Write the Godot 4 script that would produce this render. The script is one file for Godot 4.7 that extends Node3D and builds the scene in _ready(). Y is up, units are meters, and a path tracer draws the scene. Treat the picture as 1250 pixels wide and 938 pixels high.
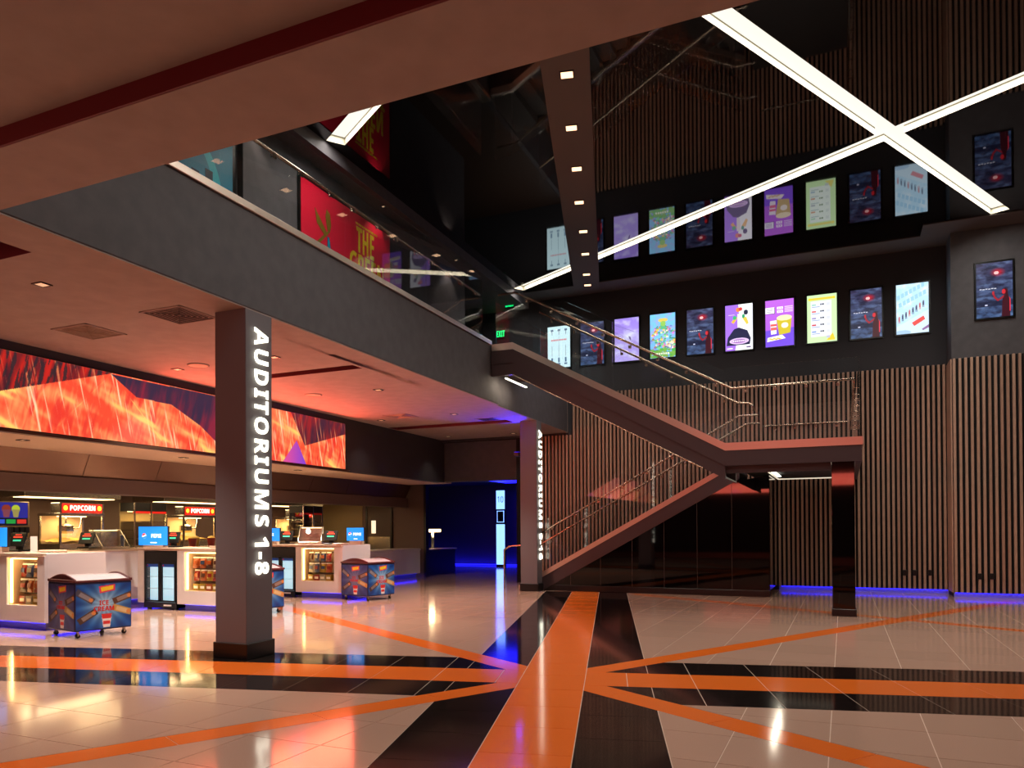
extends Node3D
# Cinema lobby: balcony, stair, star floor, concession counters. y up, metres.

const FX := 970.0
const PX := Vector2(560.0, 637.0)
const EYE := Vector3(0, 1.55, 0)
const LOW := 4.208          # underside of balcony and entry ceiling
const TOP := 8.02           # mirror ceiling
const WB := -21.25          # poster wall
const PIER := -20.4
const TILT := 0.0285        # balcony front runs 1.6 degrees off the back wall's normal
var TL := Transform3D(Basis(Vector3.UP, TILT), Vector3(-6.42, 0, -7.43))
var cam: Camera3D
var M := {}
var taken := {}
var rng := RandomNumberGenerator.new()
var bold: SystemFont
var plainf: SystemFont

# ------------------------------------------------------------------ mesh building
class MB:
	var st := SurfaceTool.new()
	func _init() -> void:
		st.begin(Mesh.PRIMITIVE_TRIANGLES)
	func v(p: Vector3, n: Vector3, uv: Vector2) -> void:
		st.set_normal(n); st.set_uv(uv); st.add_vertex(p)
	func tri(a: Vector3, b: Vector3, c: Vector3, out := Vector3.ZERO) -> void:
		var n := (b - a).cross(c - a)
		if n.length() < 1e-12: return
		n = n.normalized()
		if out != Vector3.ZERO and n.dot(out) < 0.0:
			var t := b; b = c; c = t; n = -n
		v(a, n, Vector2.ZERO); v(c, n, Vector2.ZERO); v(b, n, Vector2.ZERO)
	func quad(a: Vector3, b: Vector3, c: Vector3, d: Vector3, out := Vector3.ZERO) -> void:
		# a lower left, b lower right, c upper right, d upper left seen from outside
		var n := (b - a).cross(c - a)
		if n.length() < 1e-12: n = (c - a).cross(d - a)
		if n.length() < 1e-12: return
		n = n.normalized()
		var ua := Vector2(0, 1); var ub := Vector2(1, 1); var uc := Vector2(1, 0); var ud := Vector2(0, 0)
		if out != Vector3.ZERO and n.dot(out) < 0.0:
			n = -n
			var t := b; b = d; d = t
			var u := ub; ub = ud; ud = u
		v(a, n, ua); v(c, n, uc); v(b, n, ub)
		v(a, n, ua); v(d, n, ud); v(c, n, uc)
	func box(lo: Vector3, hi: Vector3, b := 0.0) -> MB:
		var c := (lo + hi) / 2.0
		var h := (hi - lo).abs() / 2.0
		b = min(b, min(h.x, min(h.y, h.z)) * 0.9)
		for a in 3:
			var u := (a + 1) % 3
			var w := (a + 2) % 3
			for s in [-1.0, 1.0]:
				var o := Vector3.ZERO; o[a] = s
				var p := []
				for k in [[-1.0, -1.0], [1.0, -1.0], [1.0, 1.0], [-1.0, 1.0]]:
					var q := Vector3.ZERO
					q[a] = s * h[a]; q[u] = k[0] * (h[u] - b); q[w] = k[1] * (h[w] - b)
					p.append(c + q)
				quad(p[0], p[1], p[2], p[3], o)
			if b > 0.0:
				for su in [-1.0, 1.0]:
					for sw in [-1.0, 1.0]:
						var o2 := Vector3.ZERO; o2[u] = su; o2[w] = sw
						var f := []
						for k in [[-1.0, 0], [1.0, 0], [1.0, 1], [-1.0, 1]]:
							var q2 := Vector3.ZERO
							q2[a] = k[0] * (h[a] - b)
							q2[u] = su * (h[u] - (b if k[1] == 1 else 0.0))
							q2[w] = sw * (h[w] - (b if k[1] == 0 else 0.0))
							f.append(c + q2)
						quad(f[0], f[1], f[2], f[3], o2)
		if b > 0.0:
			for sx in [-1.0, 1.0]:
				for sy in [-1.0, 1.0]:
					for sz in [-1.0, 1.0]:
						var s3 := Vector3(sx, sy, sz)
						var hb := h - Vector3(b, b, b)
						tri(c + s3 * Vector3(h.x, hb.y, hb.z), c + s3 * Vector3(hb.x, h.y, hb.z), c + s3 * Vector3(hb.x, hb.y, h.z), s3)
		return self
	func tube(path: Array, r: float, n := 10) -> MB:
		var rings := []
		var prev := Vector3.ZERO
		for i in path.size():
			var p: Vector3 = path[i]
			var d: Vector3
			if i == 0: d = path[1] - p
			elif i == path.size() - 1: d = p - path[i - 1]
			else: d = (path[i + 1] - p).normalized() + (p - path[i - 1]).normalized()
			d = d.normalized()
			var x: Vector3
			if prev == Vector3.ZERO:
				x = d.cross(Vector3.UP if absf(d.y) < 0.9 else Vector3.RIGHT).normalized()
			else:
				x = (prev - d * prev.dot(d)).normalized()
			prev = x
			var y := d.cross(x)
			var ring := []
			for k in n:
				var a := TAU * k / n
				ring.append([p + (x * cos(a) + y * sin(a)) * r, x * cos(a) + y * sin(a)])
			rings.append(ring)
		for i in rings.size() - 1:
			for k in n:
				var k2 := (k + 1) % n
				var A = rings[i][k]; var B = rings[i][k2]; var C = rings[i + 1][k2]; var D = rings[i + 1][k]
				v(A[0], A[1], Vector2.ZERO); v(C[0], C[1], Vector2.ZERO); v(B[0], B[1], Vector2.ZERO)
				v(A[0], A[1], Vector2.ZERO); v(D[0], D[1], Vector2.ZERO); v(C[0], C[1], Vector2.ZERO)
		for e in [0, rings.size() - 1]:
			for k in range(1, n - 1):
				tri(rings[e][0][0], rings[e][k][0], rings[e][k + 1][0], (path[0] - path[1]) if e == 0 else (path[e] - path[e - 1]))
		return self
	func lathe(prof: Array, c: Vector3, n := 20) -> MB:
		for i in prof.size() - 1:
			var p: Vector2 = prof[i]; var q: Vector2 = prof[i + 1]
			var d := (q - p)
			var nn := Vector2(d.y, -d.x).normalized()
			for k in n:
				var a := TAU * k / n; var a2 := TAU * (k + 1) / n
				var e := Vector3(cos(a), 0, sin(a)); var e2 := Vector3(cos(a2), 0, sin(a2))
				var P1 := c + e * p.x + Vector3(0, p.y, 0); var P2 := c + e2 * p.x + Vector3(0, p.y, 0)
				var Q1 := c + e * q.x + Vector3(0, q.y, 0); var Q2 := c + e2 * q.x + Vector3(0, q.y, 0)
				var n1 := e * nn.x + Vector3(0, nn.y, 0); var n2 := e2 * nn.x + Vector3(0, nn.y, 0)
				v(P1, n1, Vector2.ZERO); v(P2, n2, Vector2.ZERO); v(Q2, n2, Vector2.ZERO)
				v(P1, n1, Vector2.ZERO); v(Q2, n2, Vector2.ZERO); v(Q1, n1, Vector2.ZERO)
		return self
	func prism(pts: Array, vec: Vector3) -> MB:
		# planar polygon pushed along vec
		var nrm := Vector3.ZERO
		for i in pts.size():
			nrm += pts[i].cross(pts[(i + 1) % pts.size()])
		var ax := nrm.abs().max_axis_index()
		var flat := PackedVector2Array()
		for p in pts:
			flat.append(Vector2(p[(ax + 1) % 3], p[(ax + 2) % 3]))
		var idx := Geometry2D.triangulate_polygon(flat)
		for i in range(0, idx.size(), 3):
			tri(pts[idx[i]], pts[idx[i + 1]], pts[idx[i + 2]], -vec)
			tri(pts[idx[i]] + vec, pts[idx[i + 1]] + vec, pts[idx[i + 2]] + vec, vec)
		var cen := Vector3.ZERO
		for p in pts: cen += p
		cen /= pts.size()
		for i in pts.size():
			var a: Vector3 = pts[i]; var b: Vector3 = pts[(i + 1) % pts.size()]
			quad(a, b, b + vec, a + vec, (a + b) / 2.0 - cen)
		return self
	func done() -> ArrayMesh:
		return st.commit()

func bx(lo: Vector3, hi: Vector3, b := 0.0) -> ArrayMesh:
	return MB.new().box(lo, hi, b).done()

func bc(c: Vector3, s: Vector3, b := 0.0) -> ArrayMesh:
	return MB.new().box(c - s / 2.0, c + s / 2.0, b).done()

# ------------------------------------------------------------------ nodes
func numbered(called: String) -> String:
	var n: int = taken.get(called, 0)
	taken[called] = n + 1
	return called if n == 0 else "%s_%03d" % [called, n]

func tag(o: Node, label: String, category: String, group := "", kind := "") -> Node:
	o.set_meta("label", label)
	if category: o.set_meta("category", category)
	if group: o.set_meta("group", group)
	if kind: o.set_meta("kind", kind)
	return o

func obj(called: String, mesh: Mesh, m: Material, parent: Node = null, at := Transform3D()) -> MeshInstance3D:
	var o := MeshInstance3D.new()
	o.mesh = mesh
	o.material_override = m
	o.transform = at
	if parent == null or parent == self:
		o.name = numbered(called)
		add_child(o)
	else:
		o.name = called
		parent.add_child(o, true)
	return o

func thing(called: String, label: String, category: String, at := Transform3D(), group := "", kind := "") -> Node3D:
	var o := Node3D.new()
	o.name = numbered(called)
	add_child(o)
	o.transform = at
	tag(o, label, category, group, kind)
	return o

func struct(called: String, label: String, mesh: Mesh, m: Material, at := Transform3D()) -> MeshInstance3D:
	var o := obj(called, mesh, m, null, at)
	tag(o, label, "", "", "structure")
	return o

func T(p: Vector3, ry := 0.0) -> Transform3D:
	return Transform3D(Basis(Vector3.UP, ry), p)

func dup(o: Node3D, at: Transform3D, label := "", group := "") -> Node3D:
	var r: Node3D = o.duplicate()
	var base := String(o.name)
	if base.length() > 4 and base[base.length() - 4] == "_" and base.right(3).is_valid_int(): base = base.left(-4)
	r.name = numbered(base)
	add_child(r)
	r.transform = at
	if label: r.set_meta("label", label)
	if group: r.set_meta("group", group)
	return r

# balcony frame: o = distance from the balcony face, z = world depth
func LP(o: float, y: float, z: float) -> Vector3:
	return TL * Vector3(o, y, z + 7.43)
func lbox(o0: float, y0: float, z0: float, o1: float, y1: float, z1: float, b := 0.0) -> ArrayMesh:
	return bx(Vector3(o0, y0, z0 + 7.43), Vector3(o1, y1, z1 + 7.43), b)

# a pixel gives a direction; the plane it is met on gives the depth
func ray(x: float, y: float) -> Vector3:
	return cam.basis * Vector3((x - PX.x) / FX, -(y - PX.y) / FX, -1)
func pz(x: float, y: float, z: float) -> Vector3:
	var d := ray(x, y)
	return EYE + d * ((z - EYE.z) / d.z)
func pxx(x: float, y: float, wx: float) -> Vector3:
	var d := ray(x, y)
	return EYE + d * ((wx - EYE.x) / d.x)
func py(x: float, y: float, h := 0.0) -> Vector3:
	var d := ray(x, y)
	return EYE + d * ((h - EYE.y) / d.y)

# ------------------------------------------------------------------ materials
func mat(n: String, c: Color, rough := 0.6, metal := 0.0, spec := 0.5) -> StandardMaterial3D:
	var m := StandardMaterial3D.new()
	m.resource_name = n
	m.albedo_color = c
	m.roughness = rough
	m.metallic = metal
	m.metallic_specular = spec
	m.cull_mode = BaseMaterial3D.CULL_DISABLED
	M[n] = m
	return m

func glow(n: String, c: Color, e: float) -> StandardMaterial3D:
	var m := mat(n, c, 0.5)
	m.emission_enabled = true
	m.emission = c
	m.emission_energy_multiplier = e
	return m

func picture(n: String, im: Image, e := 0.0, rough := 0.3) -> StandardMaterial3D:
	var t := ImageTexture.create_from_image(im)
	var m := mat(n, Color.WHITE, rough)
	if e > 0.0:
		m.albedo_color = Color(0.02, 0.02, 0.02)
		m.emission_enabled = true
		m.emission = Color.BLACK
		m.emission_texture = t
		m.emission_energy_multiplier = e
	else:
		m.albedo_texture = t
	return m

func noisy(m: StandardMaterial3D, lo: float, hi: float, freq: float, scale: Vector3, sd := 1) -> void:
	var nz := FastNoiseLite.new()
	nz.seed = sd
	nz.frequency = freq
	nz.fractal_octaves = 4
	var t := NoiseTexture2D.new()
	t.width = 256; t.height = 256; t.seamless = true
	t.noise = nz
	var g := Gradient.new()
	g.set_color(0, Color(lo, lo, lo)); g.set_color(1, Color(hi, hi, hi))
	t.color_ramp = g
	m.albedo_texture = t
	m.uv1_triplanar = true
	m.uv1_world_triplanar = true
	m.uv1_scale = scale

func pane(n: String, c: Color, a: float) -> StandardMaterial3D:
	var m := mat(n, Color(c.r, c.g, c.b, a), 0.0)
	m.transparency = BaseMaterial3D.TRANSPARENCY_ALPHA
	return m

func materials() -> void:
	noisy(mat("beige_tile", Color(0.82, 0.68, 0.6), 0.1), 0.9, 1.0, 0.2, Vector3(2, 2, 2), 3)
	noisy(mat("beige_tile_warm", Color(0.8, 0.665, 0.585), 0.1), 0.9, 1.0, 0.2, Vector3(2.2, 2.2, 2.2), 5)
	noisy(mat("orange_tile", Color(1.0, 0.5, 0.18), 0.1), 0.93, 1.0, 0.2, Vector3(2, 2, 2), 7)
	noisy(mat("black_tile", Color(0.15, 0.125, 0.12), 0.08), 0.6, 1.0, 0.25, Vector3(2.3, 2.3, 2.3), 9)
	mat("grout", Color(0.84, 0.74, 0.66), 0.6)
	noisy(mat("charcoal_paint", Color(0.34, 0.33, 0.35), 0.75), 0.88, 1.0, 0.02, Vector3(0.6, 0.6, 0.6), 11)
	mat("dark_paint", Color(0.205, 0.205, 0.23), 0.8)
	noisy(mat("ceiling_paint", Color(0.62, 0.565, 0.545), 0.85), 0.92, 1.0, 0.02, Vector3(0.5, 0.5, 0.5), 13)
	mat("soffit_paint", Color(0.85, 0.74, 0.62), 0.8)
	mat("crimson", Color(0.36, 0.0, 0.1), 0.6)
	mat("column_paint", Color(0.39, 0.37, 0.39), 0.6)
	mat("black_base", Color(0.07, 0.06, 0.065), 0.35)
	noisy(mat("slat_wood", Color(0.79, 0.64, 0.55), 0.55), 0.8, 1.0, 0.05, Vector3(6, 0.35, 6), 17)
	noisy(mat("slat_wood_second", Color(0.74, 0.585, 0.5), 0.55), 0.8, 1.0, 0.05, Vector3(6, 0.35, 6), 19)
	mat("slat_gap", Color(0.06, 0.045, 0.04), 0.9)
	mat("mirror_black", Color(0.32, 0.305, 0.3), 0.03, 1.0)
	mat("slot_white", Color(0.55, 0.53, 0.47), 0.7)
	mat("soffit_grey", Color(0.35, 0.32, 0.31), 0.8)
	mat("stair_paint", Color(0.24, 0.18, 0.195), 0.5)
	mat("brushed_steel", Color(0.9, 0.83, 0.78), 0.3, 1.0)
	mat("rail_steel", Color(0.8, 0.72, 0.64), 0.22, 1.0)
	mat("tread", Color(0.3, 0.27, 0.26), 0.6)
	mat("black_gloss", Color(0.035, 0.028, 0.03), 0.03)
	mat("black_frame", Color(0.03, 0.03, 0.035), 0.3)
	pane("rail_glass", Color(0.1, 0.25, 0.24), 0.03)
	pane("clear_glass", Color(0.3, 0.35, 0.35), 0.02)
	mat("white_panel", Color(0.93, 0.91, 0.93), 0.35)
	mat("counter_top", Color(0.82, 0.72, 0.64), 0.25)
	mat("kick", Color(0.45, 0.44, 0.44), 0.35)
	mat("kick_pale", Color(0.6, 0.59, 0.58), 0.4)
	glow("trim_light", Color(1, 0.95, 0.85), 0.7)
	mat("bronze", Color(0.5, 0.4, 0.33), 0.35, 0.9)
	mat("beam_brown", Color(0.4, 0.33, 0.31), 0.7)
	mat("kitchen_wall", Color(0.34, 0.24, 0.2), 0.6)
	mat("kitchen_tan", Color(0.55, 0.47, 0.34), 0.6)
	mat("steel", Color(0.78, 0.76, 0.72), 0.25, 1.0)
	mat("black_plastic", Color(0.08, 0.075, 0.08), 0.45)
	mat("dark_brown", Color(0.26, 0.19, 0.16), 0.5)
	mat("maroon_plastic", Color(0.35, 0.14, 0.17), 0.4)
	mat("navy_plastic", Color(0.12, 0.12, 0.28), 0.4)
	mat("paper_white", Color(0.93, 0.92, 0.9), 0.6)
	mat("popcorn", Color(0.98, 0.85, 0.5), 0.7)
	mat("red_print", Color(0.85, 0.12, 0.1), 0.5)
	mat("yellow_print", Color(0.95, 0.85, 0.15), 0.5)
	mat("white_print", Color(0.95, 0.95, 0.95), 0.5)
	mat("dark_print", Color(0.06, 0.07, 0.12), 0.5)
	mat("vent_dark", Color(0.12, 0.1, 0.1), 0.7)
	mat("vent_light", Color(0.62, 0.55, 0.48), 0.6)
	mat("corridor_wall", Color(0.36, 0.35, 0.36), 0.6)
	glow("bar_light", Color(1.0, 0.975, 0.91), 0.95).albedo_color = Color(0.2, 0.2, 0.19)
	glow("downlight_warm", Color(1.0, 0.8, 0.62), 2.2)
	glow("downlight_dim", Color(1.0, 0.85, 0.68), 0.45)
	glow("letter_white", Color(1.0, 0.99, 0.9), 2.2)
	glow("blue_led", Color(0.1, 0.09, 1.0), 3.5)
	glow("case_led", Color(1.0, 0.82, 0.5), 5.0)
	glow("kitchen_led", Color(1.0, 0.84, 0.58), 4.0)
	glow("neon_red", Color(1.0, 0.1, 0.06), 2.0)
	glow("neon_white", Color(1.0, 0.9, 0.85), 2.0)
	glow("neon_yellow", Color(1.0, 0.75, 0.2), 2.0)
	glow("cooler_glow", Color(0.78, 0.95, 1.0), 0.7)
	glow("exit_green", Color(0.05, 1.0, 0.5), 1.6)
	glow("kiosk_glow", Color(0.55, 0.75, 1.0), 1.6)
	glow("screen_text_white", Color(1, 1, 1), 1.3)
	glow("screen_text_red", Color(1.0, 0.3, 0.2), 0.9)
	glow("screen_text_teal", Color(0.3, 0.9, 0.7), 0.7)
	glow("bottle_light", Color(1.0, 0.85, 0.55), 1.5)

# ------------------------------------------------------------------ lights
func area(called: String, at: Vector3, towards: Vector3, up: Vector3, size: Vector2, c: Color, radiance: float, parent: Node = null) -> AreaLight3D:
	var l := AreaLight3D.new()
	l.name = called
	(parent if parent else self).add_child(l, true)
	var z := -towards.normalized()
	var x := up.cross(z).normalized()
	l.global_transform = Transform3D(Basis(x, z.cross(x), z), at)
	l.area_normalize_energy = false
	l.area_size = size
	l.light_color = c
	l.light_energy = radiance / PI
	l.area_range = 60.0
	l.shadow_enabled = true
	return l

func spot(at: Vector3, towards: Vector3, ang: float, c: Color, e: float, parent: Node, size := 0.08) -> SpotLight3D:
	var l := SpotLight3D.new()
	l.name = "beam"
	parent.add_child(l, true)
	var z := -towards.normalized()
	var x := (Vector3.UP if absf(z.y) < 0.9 else Vector3.RIGHT).cross(z).normalized()
	l.global_transform = Transform3D(Basis(x, z.cross(x), z), at)
	l.spot_angle = ang
	l.spot_angle_attenuation = 0.6
	l.light_color = c
	l.light_energy = e
	l.light_size = size
	l.spot_range = 40.0
	l.spot_attenuation = 2.0
	l.shadow_enabled = true
	return l

# ------------------------------------------------------------------ lettering
func text_mesh(s: String, cap: float, depth := 0.004, font: Font = null) -> TextMesh:
	var t := TextMesh.new()
	t.text = s
	t.font = font if font else bold
	t.font_size = 48
	t.pixel_size = cap / (48.0 * 0.714)
	t.depth = depth
	t.curve_step = 2.0
	return t

# letters one by one along +x of frame f, cap height cap, spread over length
func letters(parent: Node3D, s: String, f: Transform3D, cap: float, length: float, depth: float, m: Material) -> void:
	var fs := 48.0
	var widths := []
	var total := 0.0
	for ch in s:
		var w: float = bold.get_string_size(ch, HORIZONTAL_ALIGNMENT_LEFT, -1, int(fs)).x
		widths.append(w); total += w
	var x := 0.0
	for i in s.length():
		if s[i] != " ":
			var t := text_mesh(s[i], cap, depth)
			var k: float = length / (total * cap / (fs * 0.714))
			var c: float = (x + widths[i] / 2.0) / total * length - length / 2.0
			obj("letter", t, m, parent, f * Transform3D(Basis.from_scale(Vector3(k * 0.92, 1, 1)), Vector3(c, 0, 0)))
		x += widths[i]

# ------------------------------------------------------------------ pictures
func img(w: int, h: int, c: Color) -> Image:
	var im := Image.create(w, h, false, Image.FORMAT_RGB8)
	im.fill(c)
	return im

func disc(im: Image, cx: float, cy: float, rx: float, ry: float, c: Color, a := 1.0, soft := false) -> void:
	for y in range(maxi(0, int(cy - ry)), mini(im.get_height(), int(cy + ry) + 1)):
		for x in range(maxi(0, int(cx - rx)), mini(im.get_width(), int(cx + rx) + 1)):
			var d := Vector2((x - cx) / rx, (y - cy) / ry).length()
			if d < 1.0:
				im.set_pixel(x, y, im.get_pixel(x, y).lerp(c, a * (1.0 - d if soft else 1.0)))

func poly(im: Image, pts: Array, c: Color, a := 1.0) -> void:
	var p := PackedVector2Array(pts)
	var lo := p[0]; var hi := p[0]
	for q in p:
		lo = lo.min(q); hi = hi.max(q)
	for y in range(maxi(0, int(lo.y)), mini(im.get_height(), int(hi.y) + 1)):
		for x in range(maxi(0, int(lo.x)), mini(im.get_width(), int(hi.x) + 1)):
			if Geometry2D.is_point_in_polygon(Vector2(x + 0.5, y + 0.5), p):
				im.set_pixel(x, y, im.get_pixel(x, y).lerp(c, a))

func clouds(im: Image, sd: int, freq: float, c: Color, a: float, stretch := 1.0) -> void:
	var nz := FastNoiseLite.new()
	nz.seed = sd; nz.frequency = freq; nz.fractal_octaves = 4
	for y in im.get_height():
		for x in im.get_width():
			var k := clampf(nz.get_noise_2d(x / stretch, y) * 1.4 + 0.2, 0.0, 1.0) * a
			im.set_pixel(x, y, im.get_pixel(x, y).lerp(c, k))

func vgrad(im: Image, a: Color, b: Color) -> void:
	for y in im.get_height():
		im.fill_rect(Rect2i(0, y, im.get_width(), 1), a.lerp(b, float(y) / im.get_height()))

func rect(im: Image, x: float, y: float, w: float, h: float, c: Color) -> void:
	im.fill_rect(Rect2i(int(x), int(y), maxi(1, int(w)), maxi(1, int(h))), c)

func poster_night() -> Image:      # dusk sea, a red light above, a person in red light raising a hand
	var im := img(112, 198, Color(0.2, 0.2, 0.32))
	vgrad(im, Color(0.2, 0.17, 0.28), Color(0.24, 0.34, 0.5))
	clouds(im, 4, 0.03, Color(0.42, 0.52, 0.68), 0.7, 2.5)
	clouds(im, 9, 0.05, Color(0.08, 0.08, 0.16), 0.8, 2.0)
	rect(im, 0, 140, 112, 18, Color(0.1, 0.12, 0.22))
	clouds(im, 12, 0.09, Color(0.3, 0.35, 0.5), 0.35, 4.0)
	disc(im, 66, 36, 26, 18, Color(0.95, 0.1, 0.15), 0.9, true)
	disc(im, 62, 38, 8, 6, Color(1.0, 0.75, 0.75))
	for k in 6: rect(im, 10 + k * 9, 92 + (k % 2), 7, 3, Color(0.85, 0.85, 0.9))
	poly(im, [Vector2(78, 198), Vector2(80, 140), Vector2(84, 122), Vector2(96, 120), Vector2(104, 138), Vector2(104, 198)], Color(0.24, 0.06, 0.11))
	poly(im, [Vector2(84, 130), Vector2(66, 142), Vector2(54, 128), Vector2(50, 112), Vector2(55, 110), Vector2(60, 126), Vector2(68, 134), Vector2(86, 120)], Color(0.6, 0.13, 0.19))
	disc(im, 52, 110, 4, 7, Color(0.7, 0.15, 0.2))
	disc(im, 88, 108, 9, 12, Color(0.28, 0.06, 0.1))
	disc(im, 84, 108, 6, 9, Color(0.8, 0.16, 0.2))
	poly(im, [Vector2(94, 106), Vector2(100, 130), Vector2(90, 126)], Color(0.22, 0.05, 0.09))
	poly(im, [Vector2(101, 128), Vector2(105, 138), Vector2(105, 180), Vector2(102, 180), Vector2(102, 140)], Color(0.95, 0.2, 0.28))
	disc(im, 30, 152, 5, 3, Color(0.8, 0.8, 0.9))
	return im

func poster_lilac() -> Image:
	var im := img(112, 198, Color(0.66, 0.6, 0.92))
	vgrad(im, Color(0.6, 0.5, 0.88), Color(0.74, 0.68, 0.97))
	clouds(im, 21, 0.02, Color(0.86, 0.86, 1.0), 0.8, 1.5)
	disc(im, 66, 84, 34, 44, Color(0.93, 0.95, 1.0), 0.7, true)
	poly(im, [Vector2(64, 84), Vector2(74, 88), Vector2(76, 104), Vector2(70, 100)], Color(0.4, 0.35, 0.55))
	poly(im, [Vector2(0, 26), Vector2(92, 66), Vector2(92, 67), Vector2(0, 28)], Color(0.5, 0.45, 0.75))
	return im

func poster_village() -> Image:
	var im := img(112, 198, Color(0.45, 0.75, 0.95))
	clouds(im, 31, 0.03, Color(0.75, 0.55, 0.9), 0.6)
	var r := RandomNumberGenerator.new(); r.seed = 5
	var cols := [Color(0.95, 0.45, 0.4), Color(0.95, 0.8, 0.35), Color(0.9, 0.5, 0.8), Color(0.5, 0.85, 0.55), Color(0.98, 0.9, 0.75), Color(0.55, 0.6, 0.95), Color(0.35, 0.7, 0.6)]
	for k in 150:
		var y := 58.0 + 120.0 * r.randf()
		var sp: float = lerpf(18, 56, clampf((y - 20.0) / 80.0, 0, 1))
		var x := 56.0 + sp * (r.randf() * 2.0 - 1.0)
		var c: Color = cols[r.randi() % cols.size()]
		rect(im, x, y, 4 + r.randf() * 9, 4 + r.randf() * 8, c)
		poly(im, [Vector2(x - 2, y), Vector2(x + 5, y - 6), Vector2(x + 12, y)], c.darkened(0.25))
	poly(im, [Vector2(44, 70), Vector2(48, 24), Vector2(66, 24), Vector2(70, 70)], Color(0.35, 0.7, 0.5))
	disc(im, 57, 28, 22, 9, Color(0.85, 0.75, 0.35))
	disc(im, 58, 44, 12, 12, Color(0.55, 0.75, 0.35))
	for k in 70: disc(im, r.randf() * 112, 158 + r.randf() * 36, 7, 5, Color(0.25 + r.randf() * 0.3, 0.7, 0.3))
	for k in 6: rect(im, 28 + k * 10, 176, 7, 8, Color(0.97, 0.97, 0.9))
	return im

func poster_gown() -> Image:        # split purple and white, two people and a wide dark gown
	var im := img(112, 198, Color(0.96, 0.98, 0.97))
	poly(im, [Vector2(0, 0), Vector2(54, 0), Vector2(60, 90), Vector2(40, 198), Vector2(0, 198)], Color(0.62, 0.42, 0.92))
	poly(im, [Vector2(56, 100), Vector2(90, 115), Vector2(104, 150), Vector2(100, 176), Vector2(4, 176), Vector2(10, 140), Vector2(36, 105)], Color(0.14, 0.14, 0.26))
	disc(im, 52, 22, 9, 10, Color(0.9, 0.5, 0.3)); disc(im, 62, 20, 8, 8, Color(0.8, 0.25, 0.25))
	disc(im, 84, 36, 9, 11, Color(0.16, 0.17, 0.26))
	poly(im, [Vector2(50, 40), Vector2(68, 44), Vector2(62, 100), Vector2(50, 100)], Color(0.93, 0.9, 0.88))
	poly(im, [Vector2(24, 74), Vector2(44, 50), Vector2(50, 58), Vector2(34, 82)], Color(0.95, 0.7, 0.25))
	poly(im, [Vector2(70, 60), Vector2(86, 56), Vector2(96, 84), Vector2(88, 90)], Color(0.95, 0.75, 0.3))
	disc(im, 38, 56, 8, 9, Color(0.25, 0.7, 0.45)); disc(im, 74, 52, 6, 9, Color(0.2, 0.6, 0.4))
	disc(im, 56, 158, 40, 14, Color(0.86, 0.74, 0.94)); disc(im, 56, 158, 30, 9, Color(0.62, 0.42, 0.7))
	for k in 7: rect(im, 30 + k * 8, 155, 5, 6, Color(0.97, 0.93, 0.98))
	rect(im, 6, 186, 24, 5, Color(0.9, 0.9, 0.95)); rect(im, 44, 180, 22, 6, Color(0.94, 0.94, 0.97)); rect(im, 86, 184, 18, 6, Color(0.4, 0.3, 0.5))
	rect(im, 12, 42, 26, 2, Color(0.9, 0.85, 0.98))
	return im

func poster_snack() -> Image:       # purple advert: bucket, red striped cup, coupon
	var im := img(112, 198, Color(0.72, 0.38, 0.86))
	vgrad(im, Color(0.74, 0.4, 0.86), Color(0.66, 0.36, 0.86))
	poly(im, [Vector2(0, 128), Vector2(112, 122), Vector2(112, 198), Vector2(0, 198)], Color(0.45, 0.3, 0.85))
	rect(im, 2, 32, 36, 26, Color(0.3, 0.2, 0.4)); rect(im, 0, 30, 36, 26, Color(0.95, 0.95, 0.96))
	for k in 3: rect(im, 5, 36 + k * 6, 24, 2, Color(0.55, 0.5, 0.6))
	for k in 2:
		rect(im, 46, 30 + k * 15, 24, 11, Color(0.97, 0.93, 0.98)); rect(im, 52, 34 + k * 15, 4, 4, Color(0.72, 0.38, 0.86)); rect(im, 61, 34 + k * 15, 4, 4, Color(0.72, 0.38, 0.86))
	for k in 4: rect(im, 76, 30 + k * 7, 32, 4, Color(0.9, 0.8, 0.96))
	poly(im, [Vector2(44, 84), Vector2(104, 76), Vector2(98, 144), Vector2(54, 150)], Color(0.8, 0.72, 0.2))
	disc(im, 74, 78, 30, 12, Color(0.97, 0.93, 0.7))
	disc(im, 76, 110, 14, 12, Color(0.97, 0.95, 0.85))
	poly(im, [Vector2(18, 88), Vector2(44, 86), Vector2(44, 144), Vector2(22, 146)], Color(0.96, 0.94, 0.93))
	rect(im, 20, 102, 24, 9, Color(0.9, 0.35, 0.35)); rect(im, 21, 116, 23, 12, Color(0.9, 0.4, 0.38))
	poly(im, [Vector2(8, 158), Vector2(66, 150), Vector2(80, 166), Vector2(6, 176)], Color(0.97, 0.95, 0.88))
	for k in 9: disc(im, 18 + k * 5, 163 + (k % 3) * 2, 4, 3, Color(0.85, 0.7, 0.25))
	return im

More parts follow.
